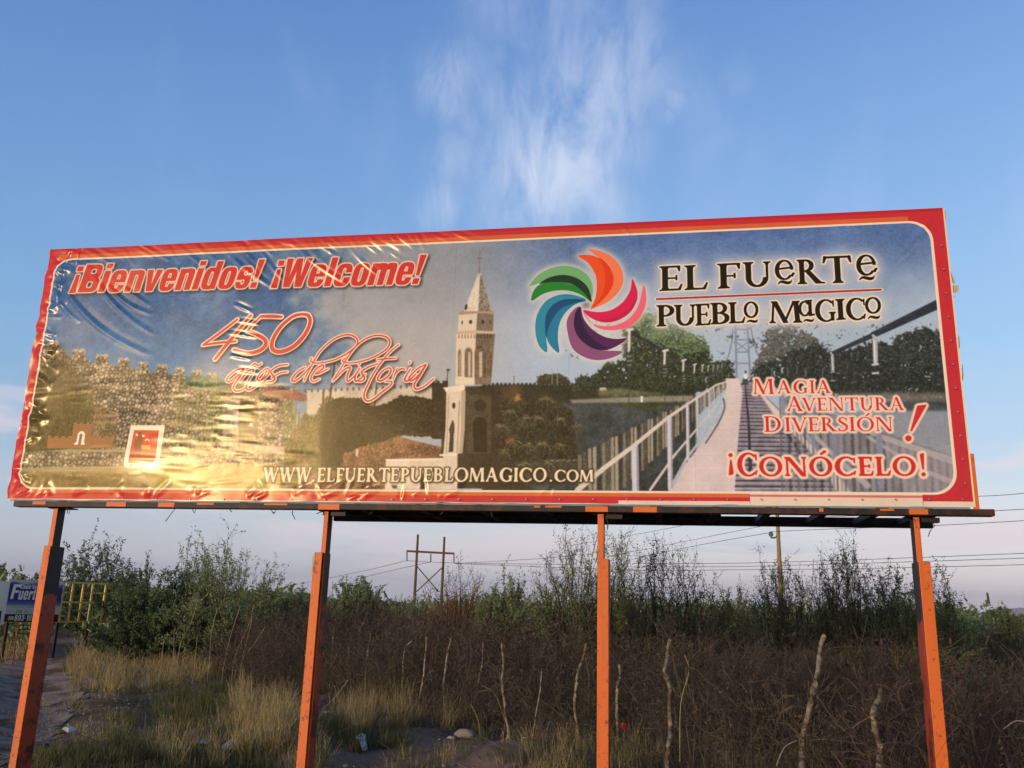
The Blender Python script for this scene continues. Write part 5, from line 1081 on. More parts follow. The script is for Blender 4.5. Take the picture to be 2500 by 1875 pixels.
for k in range(200):
    x = -200 + rs.random() * 2900; d = 110 + 500 * rs.random(); p = at(x, 1500, d); pg.append((p[0], p[1], .75 + .5 * rs.random()))
V_, F_, T2 = scatter(gp2, pg, rs); tag(obj('far_woodland', V_, F_, dkgreen_m, tint=T2), 'far dark green woodland lying along the skyline', 'woodland', kind='stuff')
# ------------------------------------------------------------------ trees and tall bushes one can tell apart
def tree(name, label, cat, x, d, top, halfw, seed, leafm, leafsize=.05, nstem=5, wand=False, dens=1.0, base=0.0, low=.25, group=None, bare=False):
    """a many-stemmed desert tree at heading x, d metres off; boughs arch from the stems out to an uneven dome"""
    q = np.random.default_rng(seed); p = at(x, 1500, d); zg = ground_z(p[0], p[1])[0] if d < 85 and abs(p[0]) < 60 else -.25
    H_ = at(x, top, d)[2] - zg; Rr = halfw / F_PX * d
    t = empty(name, (p[0], p[1], zg), label, cat, group)
    a = np.arange(nstem) * 6.283 / nstem + q.random(nstem); st = np.stack([.10 * np.cos(a), .10 * np.sin(a), np.zeros(nstem) - .1], 1)
    dr = np.stack([np.cos(a) * Rr / H_ * .5, np.sin(a) * Rr / H_ * .5, np.ones(nstem)], 1)
    w = .04 + H_ * .012
    pa, J = chains(st, dr, H_ * .38 * (.8 + .4 * q.random(nstem)), 5, .16, w, w * .55, q.random(nstem), q)
    nt = 84 if not wand else 104
    az = q.random(nt) * 6.283; ph = np.arccos(1 - (1 if wand else 1.12) * q.random(nt)); rad = (.66 + .38 * q.random(nt) ** .6) * (1 + .13 * np.sin(az * 3 + seed) * np.sin(ph * 4 + seed))
    if wand: rad = rad * (.90 + .15 * q.random(nt))
    T = np.stack([np.sin(ph) * np.cos(az) * Rr, np.sin(ph) * np.sin(az) * Rr, H_ * (.26 + .74 * np.cos(ph))], 1) * np.stack([rad, rad, .35 + .65 * rad], 1)
    k_ = np.argmin(((J[None, :, 3, :2] - T[:, None, :2]) ** 2).sum(-1) + q.random((nt, nstem)) * Rr, 1)
    B0 = J[k_, q.integers(2, 6, nt)]; B1 = B0 + (T - B0) * np.array([.62, .62, .30]) if not wand else B0 + (T - B0) * np.array([.40, .40, .60])
    B1 = B1 + q.normal(size=B1.shape) * H_ * .03; S_ = 8; tt = np.linspace(0, 1, S_ + 1)[None, :, None]
    J2 = B0[:, None] * (1 - tt) ** 2 + 2 * B1[:, None] * tt * (1 - tt) + T[:, None] * tt ** 2 + q.normal(size=(nt, S_ + 1, 3)) * H_ * .008 * tt
    pb = [ribbons(J2[:, i], J2[:, i + 1], w * .42 * (1 - i / (S_ + 1)), w * .42 * (1 - (i + 1) / (S_ + 1)), q.random(nt), q) for i in range(S_)]
    s3, d3, _ = along(J2, 13, q, .30, 1.0); d3 = d3 / np.linalg.norm(d3, axis=1)[:, None]; pc, J3 = chains(s3, spread(d3, .50 if not wand else .42, q) + np.array([0, 0, .15]), H_ * (.11 if not wand else .115) * (.4 + .9 * q.random(len(s3))), 3, .2, w * .11, w * .05, q.random(len(s3)), q)
    W_ = merge(pa + pb + pc)
    s4, d4, t4 = along(J3, max(1, int((10 if not wand else 9) * dens)), q, .0, 1.0); s5, d5, _ = along(J2, max(1, int((22 if not wand else 70) * dens)), q, .45, 1.0)
    lp = np.concatenate([s4, s5]); lp = lp + q.normal(size=lp.shape) * H_ * .008
    cl_ = np.sin(lp[:, 0] * 5.0 / max(Rr, .3) + seed) * np.sin(lp[:, 1] * 5.0 / max(Rr, .3) + 1) * np.sin(lp[:, 2] * 3.9 + seed)
    keep = (q.random(len(lp)) < .85 + .5 * cl_) & (lp[:, 2] > low * H_ * .5)
    lp = lp[keep]; LF = leaves(lp, leafsize * (.8 if not wand else .86), q, q.random(len(lp)) * .6 + .4 * np.clip(cl_[keep] + .5, 0, 1), 2.2)
    allz = np.concatenate([W_[0], lp]); k = H_ / np.percentile(allz[:, 2], 99.7); org = np.array([p[0], p[1], zg]); k = np.array([1, 1, k])
    obj('trunk', W_[0] * k + org, W_[1], bark_m, t, tint=W_[2])
    obj('crown', LF[0] * k + org, LF[1], leafm, t, tint=LF[2])
    return t
tree('mesquite_tree', 'dark rounded mesquite tree behind the empty yellow sign frame', 'tree', 232, 44, 1318, 118, 1, dkgreen_m, .10, 6, dens=2.0, low=.1)
tree('mesquite_tree', 'broad dark green bush right of the empty yellow frame, reaching the ground', 'tree', 352, 31, 1378, 98, 2, dkgreen_m, .072, 8, dens=2.3, low=0)
tree('mesquite_tree', 'low green bush under the feathery tree left of the second orange post', 'tree', 455, 32, 1405, 85, 22, dkgreen_m, .075, 7, dens=1.6, low=0)
tree('mesquite_tree', 'tallest feathery mesquite with open branches left of the second orange post', 'tree', 555, 29, 1306, 140, 3, green_m, .062, 8, dens=1.7, low=.15)
tree('mesquite_tree', 'small feathery mesquite standing up against the left side of the tallest one', 'tree', 470, 33, 1322, 62, 33, green_m, .08, 5, dens=1.2, low=.2)
tree('desert_bush', 'thin bush with rusty leaves at the foot of the wooden line frame', 'bush', 1120, 27, 1372, 105, 4, rust_m, .05, 8, wand=True, dens=.28, low=.3)
tree('desert_bush', 'green bush just right of the wooden line frame, left of the tall wands', 'bush', 1235, 25, 1398, 85, 5, green_m, .055, 9, wand=True, dens=.9, low=.1)
tree('wand_bush', 'tall pale green bush of upright wands left of the third orange post', 'bush', 1385, 21, 1297, 95, 6, green_m, .045, 9, wand=True, dens=.75, low=.15)
tree('wand_bush', 'tall leafy bush right behind the third orange post', 'bush', 1500, 22, 1292, 85, 7, green_m, .045, 8, wand=True, dens=.85, low=.1)
tree('wand_bush', 'wide open bush with slanting wands right of the third orange post', 'bush', 1640, 20, 1318, 135, 8, dkgreen_m, .042, 10, wand=True, dens=.85, low=.1)
tree('desert_bush', 'small dark bush between the two groups of tall wands', 'bush', 1790, 26, 1432, 60, 9, dkgreen_m, .05, 6, wand=True, dens=.9, low=.1)
tree('wand_bush', 'tall bush of thin wands around the foot of the utility pole', 'bush', 1905, 21, 1352, 95, 10, green_m, .042, 10, wand=True, dens=.7, low=.1)
tree('wand_bush', 'bush with the single highest wand, midway between utility pole and right post', 'bush', 2065, 20, 1322, 80, 11, green_m, .042, 9, wand=True, dens=.75, low=.1)
tree('wand_bush', 'dense green bush left of the rightmost orange post', 'bush', 2170, 21, 1385, 90, 12, green_m, .045, 10, wand=True, dens=1.2, low=.05)
tree('wand_bush', 'green bush sloping down right behind the rightmost orange post', 'bush', 2275, 20, 1388, 90, 13, green_m, .045, 9, wand=True, dens=1.1, low=.05)
tree('desert_bush', 'low green bush on the skyline between the second post and the line frame', 'bush', 880, 40, 1412, 80, 14, green_m, .09, 8, wand=True, dens=1.0, low=0)
tree('desert_bush', 'low bright green bush behind the second orange post', 'bush', 715, 36, 1432, 70, 15, green_m, .085, 7, dens=1.5, low=0)
tree('desert_bush', 'lone bush on the skyline right of the rightmost orange post', 'bush', 2450, 48, 1484, 45, 16, dkgreen_m, .09, 6, wand=True, dens=1.0, low=0)
tree('desert_bush', 'green bush at the skyline beside the rightmost post, far off', 'bush', 2385, 60, 1492, 70, 17, green_m, .12, 6, dens=1.3, low=0)
tree('mesquite_tree', 'dark hedge-like tree behind the blue sign at the far left', 'tree', 120, 58, 1408, 130, 18, dkgreen_m, .17, 8, dens=1.6, low=0)
tree('mesquite_tree', 'dark tree at the far left edge rising behind the white panel', 'tree', 0, 62, 1388, 60, 19, dkgreen_m, .17, 6, dens=1.5, low=0)
# ------------------------------------------------------------------ grass and weeds
rs = np.random.default_rng(77)
def tufts(regions, name, mat, label, cat, hmul=1.0):
    parts = []
    for poly, n, h, blades, w_ in regions:
        poly = np.array(poly, float); mn, mx = poly.min(0), poly.max(0); c = 0
        while c < n:
            x, y = mn + rs.random(2) * (mx - mn)
            if not inside(np.array([x]), np.array([y]), poly)[0]: continue
            c += 1; g_ = on_ground(x, y); zg = ground_z(g_[0], g_[1])[0]; m = int(blades * (.6 + .8 * rs.random()))
            a = rs.random(m) * 6.283; r = rs.random(m) * .16; st = np.stack([g_[0] + r * np.cos(a), g_[1] + r * np.sin(a), np.full(m, zg - .02)], 1)
            hh = h * (.5 + .7 * rs.random()); ld = rs.random() * 6.283; lean = .25 * rs.random()
            d = np.stack([np.cos(a) * .32 * rs.random(m) + lean * math.cos(ld), np.sin(a) * .32 * rs.random(m) + lean * math.sin(ld), np.ones(m)], 1)
            pa, _ = chains(st, d, hh * (.45 + .65 * rs.random(m)), 2 if 'green' in name else 3, .14, w_, w_ * .35, (rs.random(m) * .55 + rs.random() * .45), rs, -.03); parts += pa
    V_, F_, T2 = merge(parts); return tag(obj(name, V_, F_, mat, tint=T2), label, cat, kind='stuff')
A_ = [(160, 1608), (260, 1600), (400, 1590), (520, 1598), (600, 1620), (560, 1655), (420, 1690), (300, 1706), (200, 1690), (165, 1650)]
tufts([(A_, 210, .62, 34, .009), ([(545, 1760), (580, 1700), (660, 1690), (715, 1700), (720, 1800), (700, 1850), (560, 1850)], 75, .62, 40, .007), ([(-20, 1590), (60, 1588), (62, 1612), (-20, 1618)], 34, .8, 30, .011),
       ([(780, 1770), (830, 1730), (1000, 1730), (1010, 1790), (850, 1800)], 46, .62, 34, .006), ([(360, 1790), (520, 1780), (560, 1890), (380, 1890)], 40, .45, 26, .006), ([(170, 1690), (330, 1740), (560, 1790), (500, 1850), (180, 1850)], 46, .3, 16, .006), ([(1000, 1740), (1160, 1760), (1160, 1790), (1010, 1785)], 26, .55, 24, .006),
       ([(700, 1790), (780, 1800), (780, 1890), (700, 1890)], 16, .5, 26, .006), ([(1290, 1850), (1600, 1850), (1600, 1960), (1280, 1960)], 46, .42, 30, .006), ([(640, 1850), (1290, 1860), (1290, 1960), (640, 1960)], 30, .3, 22, .006), ([(20, 1720), (160, 1700), (200, 1760), (60, 1850)], 16, .2, 16, .007)],
      'dry_grass', straw_m, 'tall straw coloured dry grass in clumps on the verge', 'grass')
tufts([([(350, 1725), (420, 1700), (560, 1700), (600, 1735), (540, 1770), (400, 1765)], 70, .40, 50, .010), ([(80, 1850), (240, 1830), (420, 1830), (560, 1850), (620, 1960), (60, 1960)], 190, .26, 50, .008), (A_, 60, .32, 30, .010),
       ([(250, 1730), (560, 1770), (780, 1800), (800, 1960), (240, 1960)], 300, .24, 40, .007), ([(790, 1780), (1010, 1770), (1000, 1830), (820, 1840)], 50, .34, 40, .007), ([(1290, 1860), (1480, 1850), (1600, 1870), (1600, 1960), (1290, 1960)], 60, .28, 44, .007),
       ([(160, 1640), (400, 1700), (330, 1740), (180, 1690)], 30, .2, 26, .009), ([(900, 1840), (1300, 1840), (1300, 1960), (900, 1960)], 60, .2, 30, .006), ([(1480, 1840), (1760, 1870), (1760, 2000), (1480, 1960)], 40, .3, 30, .006)],
      'green_weeds', weed_m, 'short green weeds and grass growing under the billboard', 'weeds')
tufts([([(860, 1760), (900, 1700), (1100, 1700), (1300, 1730), (1320, 1800), (1180, 1800), (1000, 1780)], 110, 1.0, 12, .006), ([(1300, 1800), (1440, 1790), (1700, 1850), (1700, 1960), (1300, 1960)], 60, .8, 9, .005), ([(1700, 1850), (2560, 1890), (2560, 2200), (1700, 2100)], 150, 1.1, 11, .005), ([(560, 1640), (800, 1640), (800, 1700), (600, 1690)], 50, .8, 12, .008)],
      'dry_weeds', twig_m, 'tall thin leafless weeds in front of the brush', 'weeds')
# fallen twigs and leaf litter between the tufts
n_ = 9000; X = -9 + rs.random(n_) * 18; Y = 8.5 + rs.random(n_) ** 1.4 * 16; Z = ground_z(X, Y) + .015; a = rs.random(n_) * 6.283; L = .05 + rs.random(n_) ** 3 * .5
P0 = np.stack([X, Y, Z], 1); P1 = P0 + np.stack([np.cos(a) * L, np.sin(a) * L, rs.random(n_) * .08 * L * 6], 1)
V_, F_, T2 = ribbons(P0, P1, .008, .004, rs.random(n_), rs); tag(obj('leaf_litter', V_, F_, twig_m, tint=T2), 'broken twigs and leaf litter lying on the bare soil', 'litter', kind='stuff')
def pebble(seed, r, sx=1.0):
    q = np.random.default_rng(seed); bm = bmesh.new(); bmesh.ops.create_icosphere(bm, subdivisions=2, radius=r)
    for v_ in bm.verts: v_.co *= 1 + (q.random() - .5) * .3; v_.co.z *= .62; v_.co.x *= sx
    V = np.array([v_.co[:] for v_ in bm.verts]); F_2 = np.array([[w_.index for w_ in f.verts] for f in bm.faces]); bm.free(); return V, F_2
stone_m = material('pale_stone', lambda t, b: t.mix(t.noise(t.co, 14, 5), lin(126, 114, 104), lin(196, 186, 172)), .9, .1)
vs_, fs_, k_ = [], [], 0
for i in range(3200):
    X = -12 + rs.random() * 19; Y = 9 + rs.random() ** 1.5 * 14; r = .012 + .03 * rs.random() ** 3
    if i > 1100: X = -13 + rs.random() * 8.5; Y = 10 + rs.random() * 15; r = .010 + .022 * rs.random() ** 2
    q = np.random.default_rng(i); c = np.array([[1, 0, 0], [-1, 0, 0], [0, 1, 0], [0, -1, 0], [0, 0, .7], [0, 0, -.7]]) * r * (.7 + .6 * q.random((6, 1)))
    vs_.append(c + [X, Y, ground_z(X, Y)[0] + r * .3]); fs_ += [[a + k_, b + k_, d + k_] for a, b, d in ((0, 2, 4), (2, 1, 4), (1, 3, 4), (3, 0, 4), (2, 0, 5), (1, 2, 5), (3, 1, 5), (0, 3, 5))]; k_ += 6
tag(obj('pebbles', np.concatenate(vs_), np.array(fs_), stone_m), 'small pale pebbles scattered over the bare soil', 'pebbles', kind='stuff')
for (x, y, r, lab) in [(803, 1733, .085, 'pale rounded stone beside the second orange post'), (788, 1740, .05, 'small pale stone beside the larger one by the second post'), (1101, 1812, .06, 'pale stone lying in front of the low earth heap'), (1402, 1830, .07, 'pale broken stone by the foot of the third orange post'), (1135, 1790, .16, 'grey block half buried in the earth heap'), (845, 1862, .035, 'tiny white stone on bare soil right of the second post'), (1280, 1850, .04, 'flat pale stone left of the third post')]:
    g_ = on_ground(x, y); V, F2 = pebble(int(x), r, 1.3); V = V + [g_[0], g_[1], ground_z(g_[0], g_[1])[0] + r * .35]; o = obj('stone', V, F2, stone_m, smooth_=False); tag(o, lab, 'stone', 'loose stones')
# ------------------------------------------------------------------ rough stakes of the old fence
wood_m = material('grey_wood', lambda t, b: (bump(t, b, t.noise(t.new('ShaderNodeMapping', inp={'Vector': t.co, 'Scale': (30, 30, 3)}).outputs[0], 1.5, 5), .8, .01), t.mix(t.sstep(t.noise(t.co, 7, 5, .7), .4, .62), lin(86, 76, 68), lin(152, 140, 126)))[1], .9, .1)
def stake(pts, d, r, label, forky=False, base_=True):
    P = [at(x, y, d + .15 * math.sin(i * 2.1)) for i, (x, y) in enumerate(pts)]
    P = [np.array(p) for p in P]; zb = ground_z(P[-1][0], P[-1][1])[0] - .12
    if P[-1][2] > zb: P.append(np.array([P[-1][0], P[-1][1] + .02, zb]))
    r *= .46; C_ = smooth(P, 6); q = np.random.default_rng(int(pts[0][0])); n = len(C_); f1_, f2_ = q.random() * 6, q.random() * 6; rr_ = [r * (.78 + .3 * i / n) * (1 + .07 * math.sin(i * .9 + f1_) + .05 * math.sin(i * .37 + f2_)) for i in range(n)]; rr_[0] *= .75
    C_ = C_ + np.stack([np.sin(np.arange(n) * .7 + f1_), np.sin(np.arange(n) * .5 + f2_), 0 * np.arange(n)], 1) * r * .22
    m = MB().tube(list(C_), rr_, 9); 
    for k in range(2):
        i = 3 + int(q.random() * (n - 6)); c = C_[i]; e = q.normal(size=3); e /= np.linalg.norm(e); m.tube([c, c + e * r * 1.5], [r * .4, r * .22], 6)
    o = m.build('fence_stake', wood_m, None, True); return tag(o, label, 'stake', 'rough stakes of the old fence')
o2 = lambda pts: [(600 + x * .407, 1200 + y * .407) for x, y in pts]; o3 = lambda pts: [(1200 + x * .407, 1200 + y * .407) for x, y in pts]; o4 = lambda pts: [(1800 + x * .407, 1200 + y * .407) for x, y in pts]; o1 = lambda pts: [(x * .407, 1200 + y * .407) for x, y in pts]
stake(o2([(292, 905), (285, 980), (262, 1110)]), 25, .045, 'short grey stake seen just left of the second orange post')
stake(o2([(530, 812), (522, 900), (515, 1010)]), 23, .045, 'first thin stake right of the second orange post, standing straight')
stake(o2([(620, 935), (622, 1050)]), 22, .07, 'short dark stub of a stake deep in the brush')
stake(o2([(750, 840), (742, 920), (725, 1020)]), 20.5, .05, 'grey stake under the left leg of the wooden line frame')
stake(o2([(998, 895), (958, 938), (948, 1000), (940, 1110)]), 18.5, .045, 'stake with its top bent over to the right')
stake(o2([(1084, 872), (1080, 960), (1066, 1100), (1045, 1240), (1030, 1350)]), 16.5, .04, 'long thin peeling stake with a kink, leaning right')
stake(o2([(1236, 870), (1210, 980), (1192, 1120), (1190, 1250)]), 17.5, .055, 'stake leaning right, reddish in its lower part')
stake(o2([(1422, 903), (1424, 960), (1415, 1050), (1388, 1210)]), 17, .042, 'thin grey stake broken off at the top, left of the thick upright one')
stake(o2([(1538, 912), (1545, 1020), (1540, 1160), (1556, 1300), (1575, 1440)]), 14.8, .055, 'tall upright stake that swings right near the ground')
stake(o3([(303, 1060), (290, 1200), (262, 1370), (240, 1520)]), 14.0, .026, 'very thin pale stick leaning between two thick stakes')
stake(o3([(570, 912), (545, 1010), (508, 1150), (502, 1290), (520, 1500)]), 13.6, .055, 'curved stake just left of the third orange post')
stake(o3([(768, 1040), (770, 1120), (752, 1190), (755, 1350), (758, 1520)]), 13.3, .058, 'short pale stake with loose bark just right of the third orange post')
stake(o3([(1068, 888), (1055, 990), (1042, 1080), (1068, 1190), (1072, 1400), (1060, 1560), (1050, 1720)]), 11.2, .065, 'thick crooked stake with an S bend right of the third orange post')
stake(o4([(516, 862), (498, 960), (470, 1150), (420, 1340), (390, 1520), (380, 1760)]), 10.8, .075, 'tallest thick stake, leaning right, half way to the rightmost post')
stake(o4([(862, 1190), (848, 1250), (812, 1360), (838, 1450), (858, 1560), (850, 1760)]), 10.2, .075, 'whitish stake with a jagged knee near the rightmost post')
stalk_m = material('pale_stalk', lambda t, b: t.mix(t.noise(t.co, 12), lin(120, 108, 90), lin(166, 152, 130)), .9, .1)
for pts, lab in [([(1190, 640), (1150, 780), (1095, 880), (1070, 985)], 'long bare stalk crossing in front of the broad dark bush'), ([(1045, 850), (1040, 980)], 'short upright stalk left of the others'), ([(1305, 700), (1268, 850), (1258, 1000)], 'bare stalk curving upright below the tallest mesquite'), ([(1440, 690), (1380, 880), (1340, 1060)], 'leaning stalk under the right half of the tallest mesquite'), ([(1520, 680), (1500, 780), (1420, 960), (1400, 1040)], 'highest bare stalk with a crooked top'), ([(1515, 750), (1490, 860), (1455, 1000)], 'thin stalk close beside the highest one'), ([(1590, 815), (1520, 920), (1450, 1020)], 'stalk leaning far over to the right'), ([(985, 880), (972, 980)], 'faint short stalk leftmost in the grass'), ([(1185, 860), (1165, 1060)], 'thin straight stalk behind the golden grass')]:
    P = [at(x, y, 22.5) for x, y in o1(pts)]; P.append(np.array([P[-1][0], P[-1][1], 0])) if P[-1][2] > 0 else None
    tag(MB().tube(list(smooth(P, 4)) if len(P) > 2 else P, .0065, 5).build('dry_stalk', stalk_m), lab, 'stalk', 'bare dry stalks on the verge')
# ------------------------------------------------------------------ bare bushes with thick stems in the front of the brush, fallen boughs
for k, (x, d, h_, lab) in enumerate([(1010, 18.6, 1.9, 'bare bush with spreading stems between two thin stakes, right of the second post'), (1180, 16.6, 1.8, 'bare twiggy bush behind the leaning very thin stick'), (1400, 14.6, 1.8, 'bare bush close left of the third orange post'), (1690, 12.6, 1.9, 'bare bush just right of the thick S shaped stake'), (1860, 11.6, 1.7, 'bare bush midway between the S shaped and the tallest stake'), (2060, 11.2, 1.9, 'bare grey bush between the tallest stake and the whitish one'), (2360, 10.6, 1.9, 'bare grey bush in the lower right corner'), (2470, 11.6, 2.1, 'bare bush at the right edge of the brush'), (640, 22.0, 1.8, 'bare bush just left of the second orange post'), (880, 20.2, 1.9, 'bare bush under the left pole of the line frame')]):
    v_, f_, t_ = shrub(500 + k, h_, 13, 0, lean=.8, w=.019, br=9, tw=4); g_ = at(x, 1500, d); z_ = ground_z(g_[0], g_[1])[0]
    tag(obj('bare_bush', v_ + np.array([g_[0], g_[1], z_ - .04]), f_, twig_m, tint=t_ * .5 + .38), lab, 'bush', 'bare bushes at the front of the brush')
for pts, d, lab in [([(1176, 1674), (1205, 1690), (1225, 1735), (1245, 1790)], 15.2, 'thin dead bough arching over beside the tall upright stake'), ([(1150, 1720), (1168, 1760), (1172, 1800)], 15.0, 'pale dead twig bending down left of the tall upright stake'), ([(1672, 1600), (1682, 1640), (1662, 1720), (1660, 1860)], 11.6, 'pair of upright canes right of the thick S shaped stake'), ([(1895, 1870), (1915, 1825), (1945, 1808)], 10.4, 'dead bough curving out of the ground left of the tallest stake'), ([(2450, 1780), (2480, 1760), (2510, 1765)], 11.0, 'dead bough bent over at the right edge'), ([(2030, 1835), (2050, 1860), (2065, 1885)], 10.6, 'short dead bough between the tallest and the whitish stake'), ([(850, 1660), (820, 1700), (790, 1730)], 18.0, 'dead bough slanting down right of the second post'), ([(600, 1650), (640, 1630), (690, 1600)], 23.0, 'dead bough sticking out left of the second post')]:
    P = [at(x, y, d + .1 * i) for i, (x, y) in enumerate(pts)]
    tag(MB().tube(list(smooth(P, 5)), .007, 5).build('dead_bough', stalk_m), lab, 'bough', 'dead boughs in the brush')
# ------------------------------------------------------------------ litter
def scrap(pts, d_or_none, name, mat, label, cat, lift=.02, seed=0, sc=1.0):
    q = np.random.default_rng(seed + 5); G = [on_ground(x, y) for x, y in pts]; G = [np.array([g_[0], g_[1], ground_z(g_[0], g_[1])[0] + lift + q.random() * .07]) for g_ in G]
    c = sum(G) / len(G) + np.array([0, 0, .035 * sc]); m = MB(); V = []; n = len(G)
    ring1 = [c + (p - c) * .55 + np.array([0, 0, (q.random() - .3) * .06]) for p in G]
    m.add(G + ring1 + [c], [(i, (i + 1) % n, n + (i + 1) % n, n + i) for i in range(n)] + [(n + i, n + (i + 1) % n, 2 * n) for i in range(n)])
    o = m.build(name, mat); s_ = o.modifiers.new('Thick', 'SOLIDIFY'); s_.thickness = .004; return tag(o, label, cat)
white_p = material('white_plastic', lambda t, b: t.mix(t.noise(t.co, 9, 4), lin(120, 118, 114), lin(196, 192, 186)), .45); red_p = material('red_plastic', lambda t, b: t.mix(t.noise(t.co, 9, 3), lin(120, 26, 24), lin(176, 54, 40)), .5)
blue_p = material('blue_plastic', lambda t, b: t.mix(t.sstep(t.noise(t.co, 14, 3), .4, .6), lin(74, 84, 122), lin(168, 172, 196)), .5); green_p = material('pale_green_plastic', lambda t, b: t.mix(t.noise(t.co, 9, 3), lin(150, 176, 164), lin(222, 230, 224)), .45)
scrap([(540, 1826), (560, 1815), (585, 1816), (592, 1826), (575, 1836), (552, 1838)], 0, 'plastic_sheet', white_p, 'crumpled white plastic sheet lying in the weeds left of the second post', 'rubbish', seed=1)
scrap([(475, 1812), (495, 1806), (515, 1812), (505, 1822), (485, 1822)], 0, 'plastic_scrap', white_p, 'torn white scrap left of the crumpled sheet', 'rubbish', seed=2)
scrap([(625, 1836), (637, 1830), (642, 1840), (630, 1846)], 0, 'plastic_scrap', white_p, 'small white scrap close to the foot of the second post', 'rubbish', seed=3)
scrap([(150, 1786), (170, 1780), (182, 1790), (165, 1798)], 0, 'plastic_scrap', white_p, 'dusty white scrap beside the leftmost post', 'rubbish', seed=4)
scrap([(340, 1676), (352, 1668), (366, 1672), (362, 1682), (346, 1684)], 0, 'plastic_bag', blue_p, 'blue and white bag lying in the straw coloured grass', 'bag', .05, 5, 3.2)
scrap([(864, 1812), (880, 1802), (892, 1808), (898, 1826), (886, 1836), (876, 1818)], 0, 'plastic_bag', green_p, 'pale green plastic bag on the soil right of the second post', 'bag', .03, 6, 1.4)
scrap([(1298, 1850), (1306, 1842), (1322, 1846), (1320, 1858), (1302, 1858)], 0, 'red_wrapper', red_p, 'orange red wrapper on the ground left of the third post', 'rubbish', .02, 7, .8)
rp = [at(x, y, 12.9) for x, y in [(1515, 1767), (1521, 1762), (1530, 1769), (1529, 1778), (1521, 1782), (1517, 1775)]]
cc = sum(rp) / 6; tag(MB().add(rp + [cc - BN * .03], [(i, (i + 1) % 6, 6) for i in range(6)]).build('red_rag', red_p), 'bright red rag caught in the brush by the short pale stake', 'rag')
# ------------------------------------------------------------------ the smaller sign on the left
SP0 = at(3, 1500, 33.0); SP1 = at(266, 1500, 35.0); SD = (SP1 - SP0) * np.array([1, 1, 0]); SL = np.linalg.norm(SD); SD /= SL; SN = np.array([-SD[1], SD[0], 0.0])
def s_uv(x, y):
    d = ray(x, y); k = (SN @ (SP0 - CAM)) / (SN @ d); p = CAM + d * k; return (p - SP0) @ SD, p[2]
def sp(u, z_, off=0.0): return np.array([SP0[0], SP0[1], 0]) + SD * u + SN * off + np.array([0, 0, z_])
zz = lambda x, y: (x * .21097, 1350 + y * .21097)
yel = material('yellow_steel', lambda t, b: t.mix(t.sstep(t.noise(t.co, 4, 5, .7), .45, .62), lin(244, 200, 92), lin(190, 164, 122)), .6)
zb_, zt_ = s_uv(*zz(900, 798))[1], s_uv(*zz(900, 345))[1]
u0s, u1s = s_uv(*zz(60, 560))[0], s_uv(*zz(1215, 580))[0]; up = s_uv(*zz(700, 560))[0]
sgn = empty('signboard', sp((u0s + u1s) / 2, 0), 'small blue signboard with a bare yellow steel frame on its right half', 'sign')
gw, gh = 520, 420; SI = np.zeros((gh, gw, 3), np.float32); yy_, xx_ = np.mgrid[0:gh, 0:gw]; tv = (yy_ / gh)[..., None]; nz = fbm(gh, gw, 60, 91)[..., None]
SI[...] = lerp(C(204, 210, 216), C(46, 54, 140), ss(.03, .17, tv + (nz - .5) * .2)); SI[...] = lerp(SI, C(78, 110, 170), ss(.44, .56, tv)); SI[...] = lerp(SI, C(196, 196, 194), ss(.54, .66, tv)); SI[...] = lerp(SI, C(46, 34, 42), ss(.815, .825, tv))
sfit = lambda p: np.array(p, float); WH = C(240, 236, 226)
def sline(txt, x0, x1, yb, h_, sl=8): draw_text(SI, text_polys(txt, heavy_glyph, (x0, yb), (x1, yb), (0, -h_), sl, .05, sfit), WH, 0, None, (3, 4, 3, .7), H=gh, W=gw)
sline('F', 34, 108, 192, 150, 14); sline('uert', 104, 262, 196, 118, 10); sline('Cada', 112, 206, 86, 44, 5); sline('vez', 222, 286, 86, 44, 5); sline('(698)', 44, 96, 404, 40, 6); sline('893-10', 102, 262, 410, 58, 6)
sline('e', 266, 306, 196, 118, 10)
for yb_ in (234, 274):
    for j in range(16):
        if j % 8 != 7: SI[yb_ - 4 + (j % 3):yb_ + 3, 70 + j * 16:70 + j * 16 + 9] = C(108, 110, 124)
SI[306:328, 112:160] = C(70, 70, 76); SI[310:324, 116:156] = C(170, 170, 170); SI[304:330, 184:212] = C(130, 180, 170)
simg = picture('sign_print', np.clip(SI, 0, 1)); spm = printed('sign_vinyl', simg, .6, spec=.3)
a, b = u0s, up; q4 = [sp(a, zb_, -.03), sp(b, zb_, -.03), sp(b, zt_, -.03), sp(a, zt_, -.03)]
obj('panel', [tuple(p) for p in q4], [(0, 1, 2, 3)], spm, sgn, uvs=[(0, 0), (1, 0), (1, 1), (0, 1)])
MB().frame_box(sp(a, zb_, -.026), SD * (b - a), SN * .02, (0, 0, zt_ - zb_)).build('panel_back', galv, sgn)
def bar(u, za, zb2, w_=.055): MB().frame_box(sp(u - w_ / 2, za, 0), SD * w_, SN * w_, (0, 0, zb2 - za)).build('upright_bar', yel, sgn)
def rail(ua, ub, z_, w_=.055): MB().frame_box(sp(ua, z_ - w_ / 2, .004), SD * (ub - ua), SN * w_ * .8, (0, 0, w_)).build('cross_bar', yel, sgn)
for x in (745, 855, 975, 1085, 1235): uq = s_uv(*zz(x - 20, 500))[0]; bar(uq, zb_, zt_)
zm_ = s_uv(*zz(900, 572))[1]; rail(u0s, u1s, zt_); rail(u0s, u1s, zb_); rail(up - .1, u1s, zm_)
ur = s_uv(*zz(1070, 500))[0]; rail(ur, u1s, s_uv(*zz(1160, 466))[1]); rail(ur, u1s, s_uv(*zz(1130, 692))[1]); rail(up - .15, up + .25, s_uv(*zz(710, 455))[1]); rail(up - .3, up + .08, s_uv(*zz(665, 678))[1])
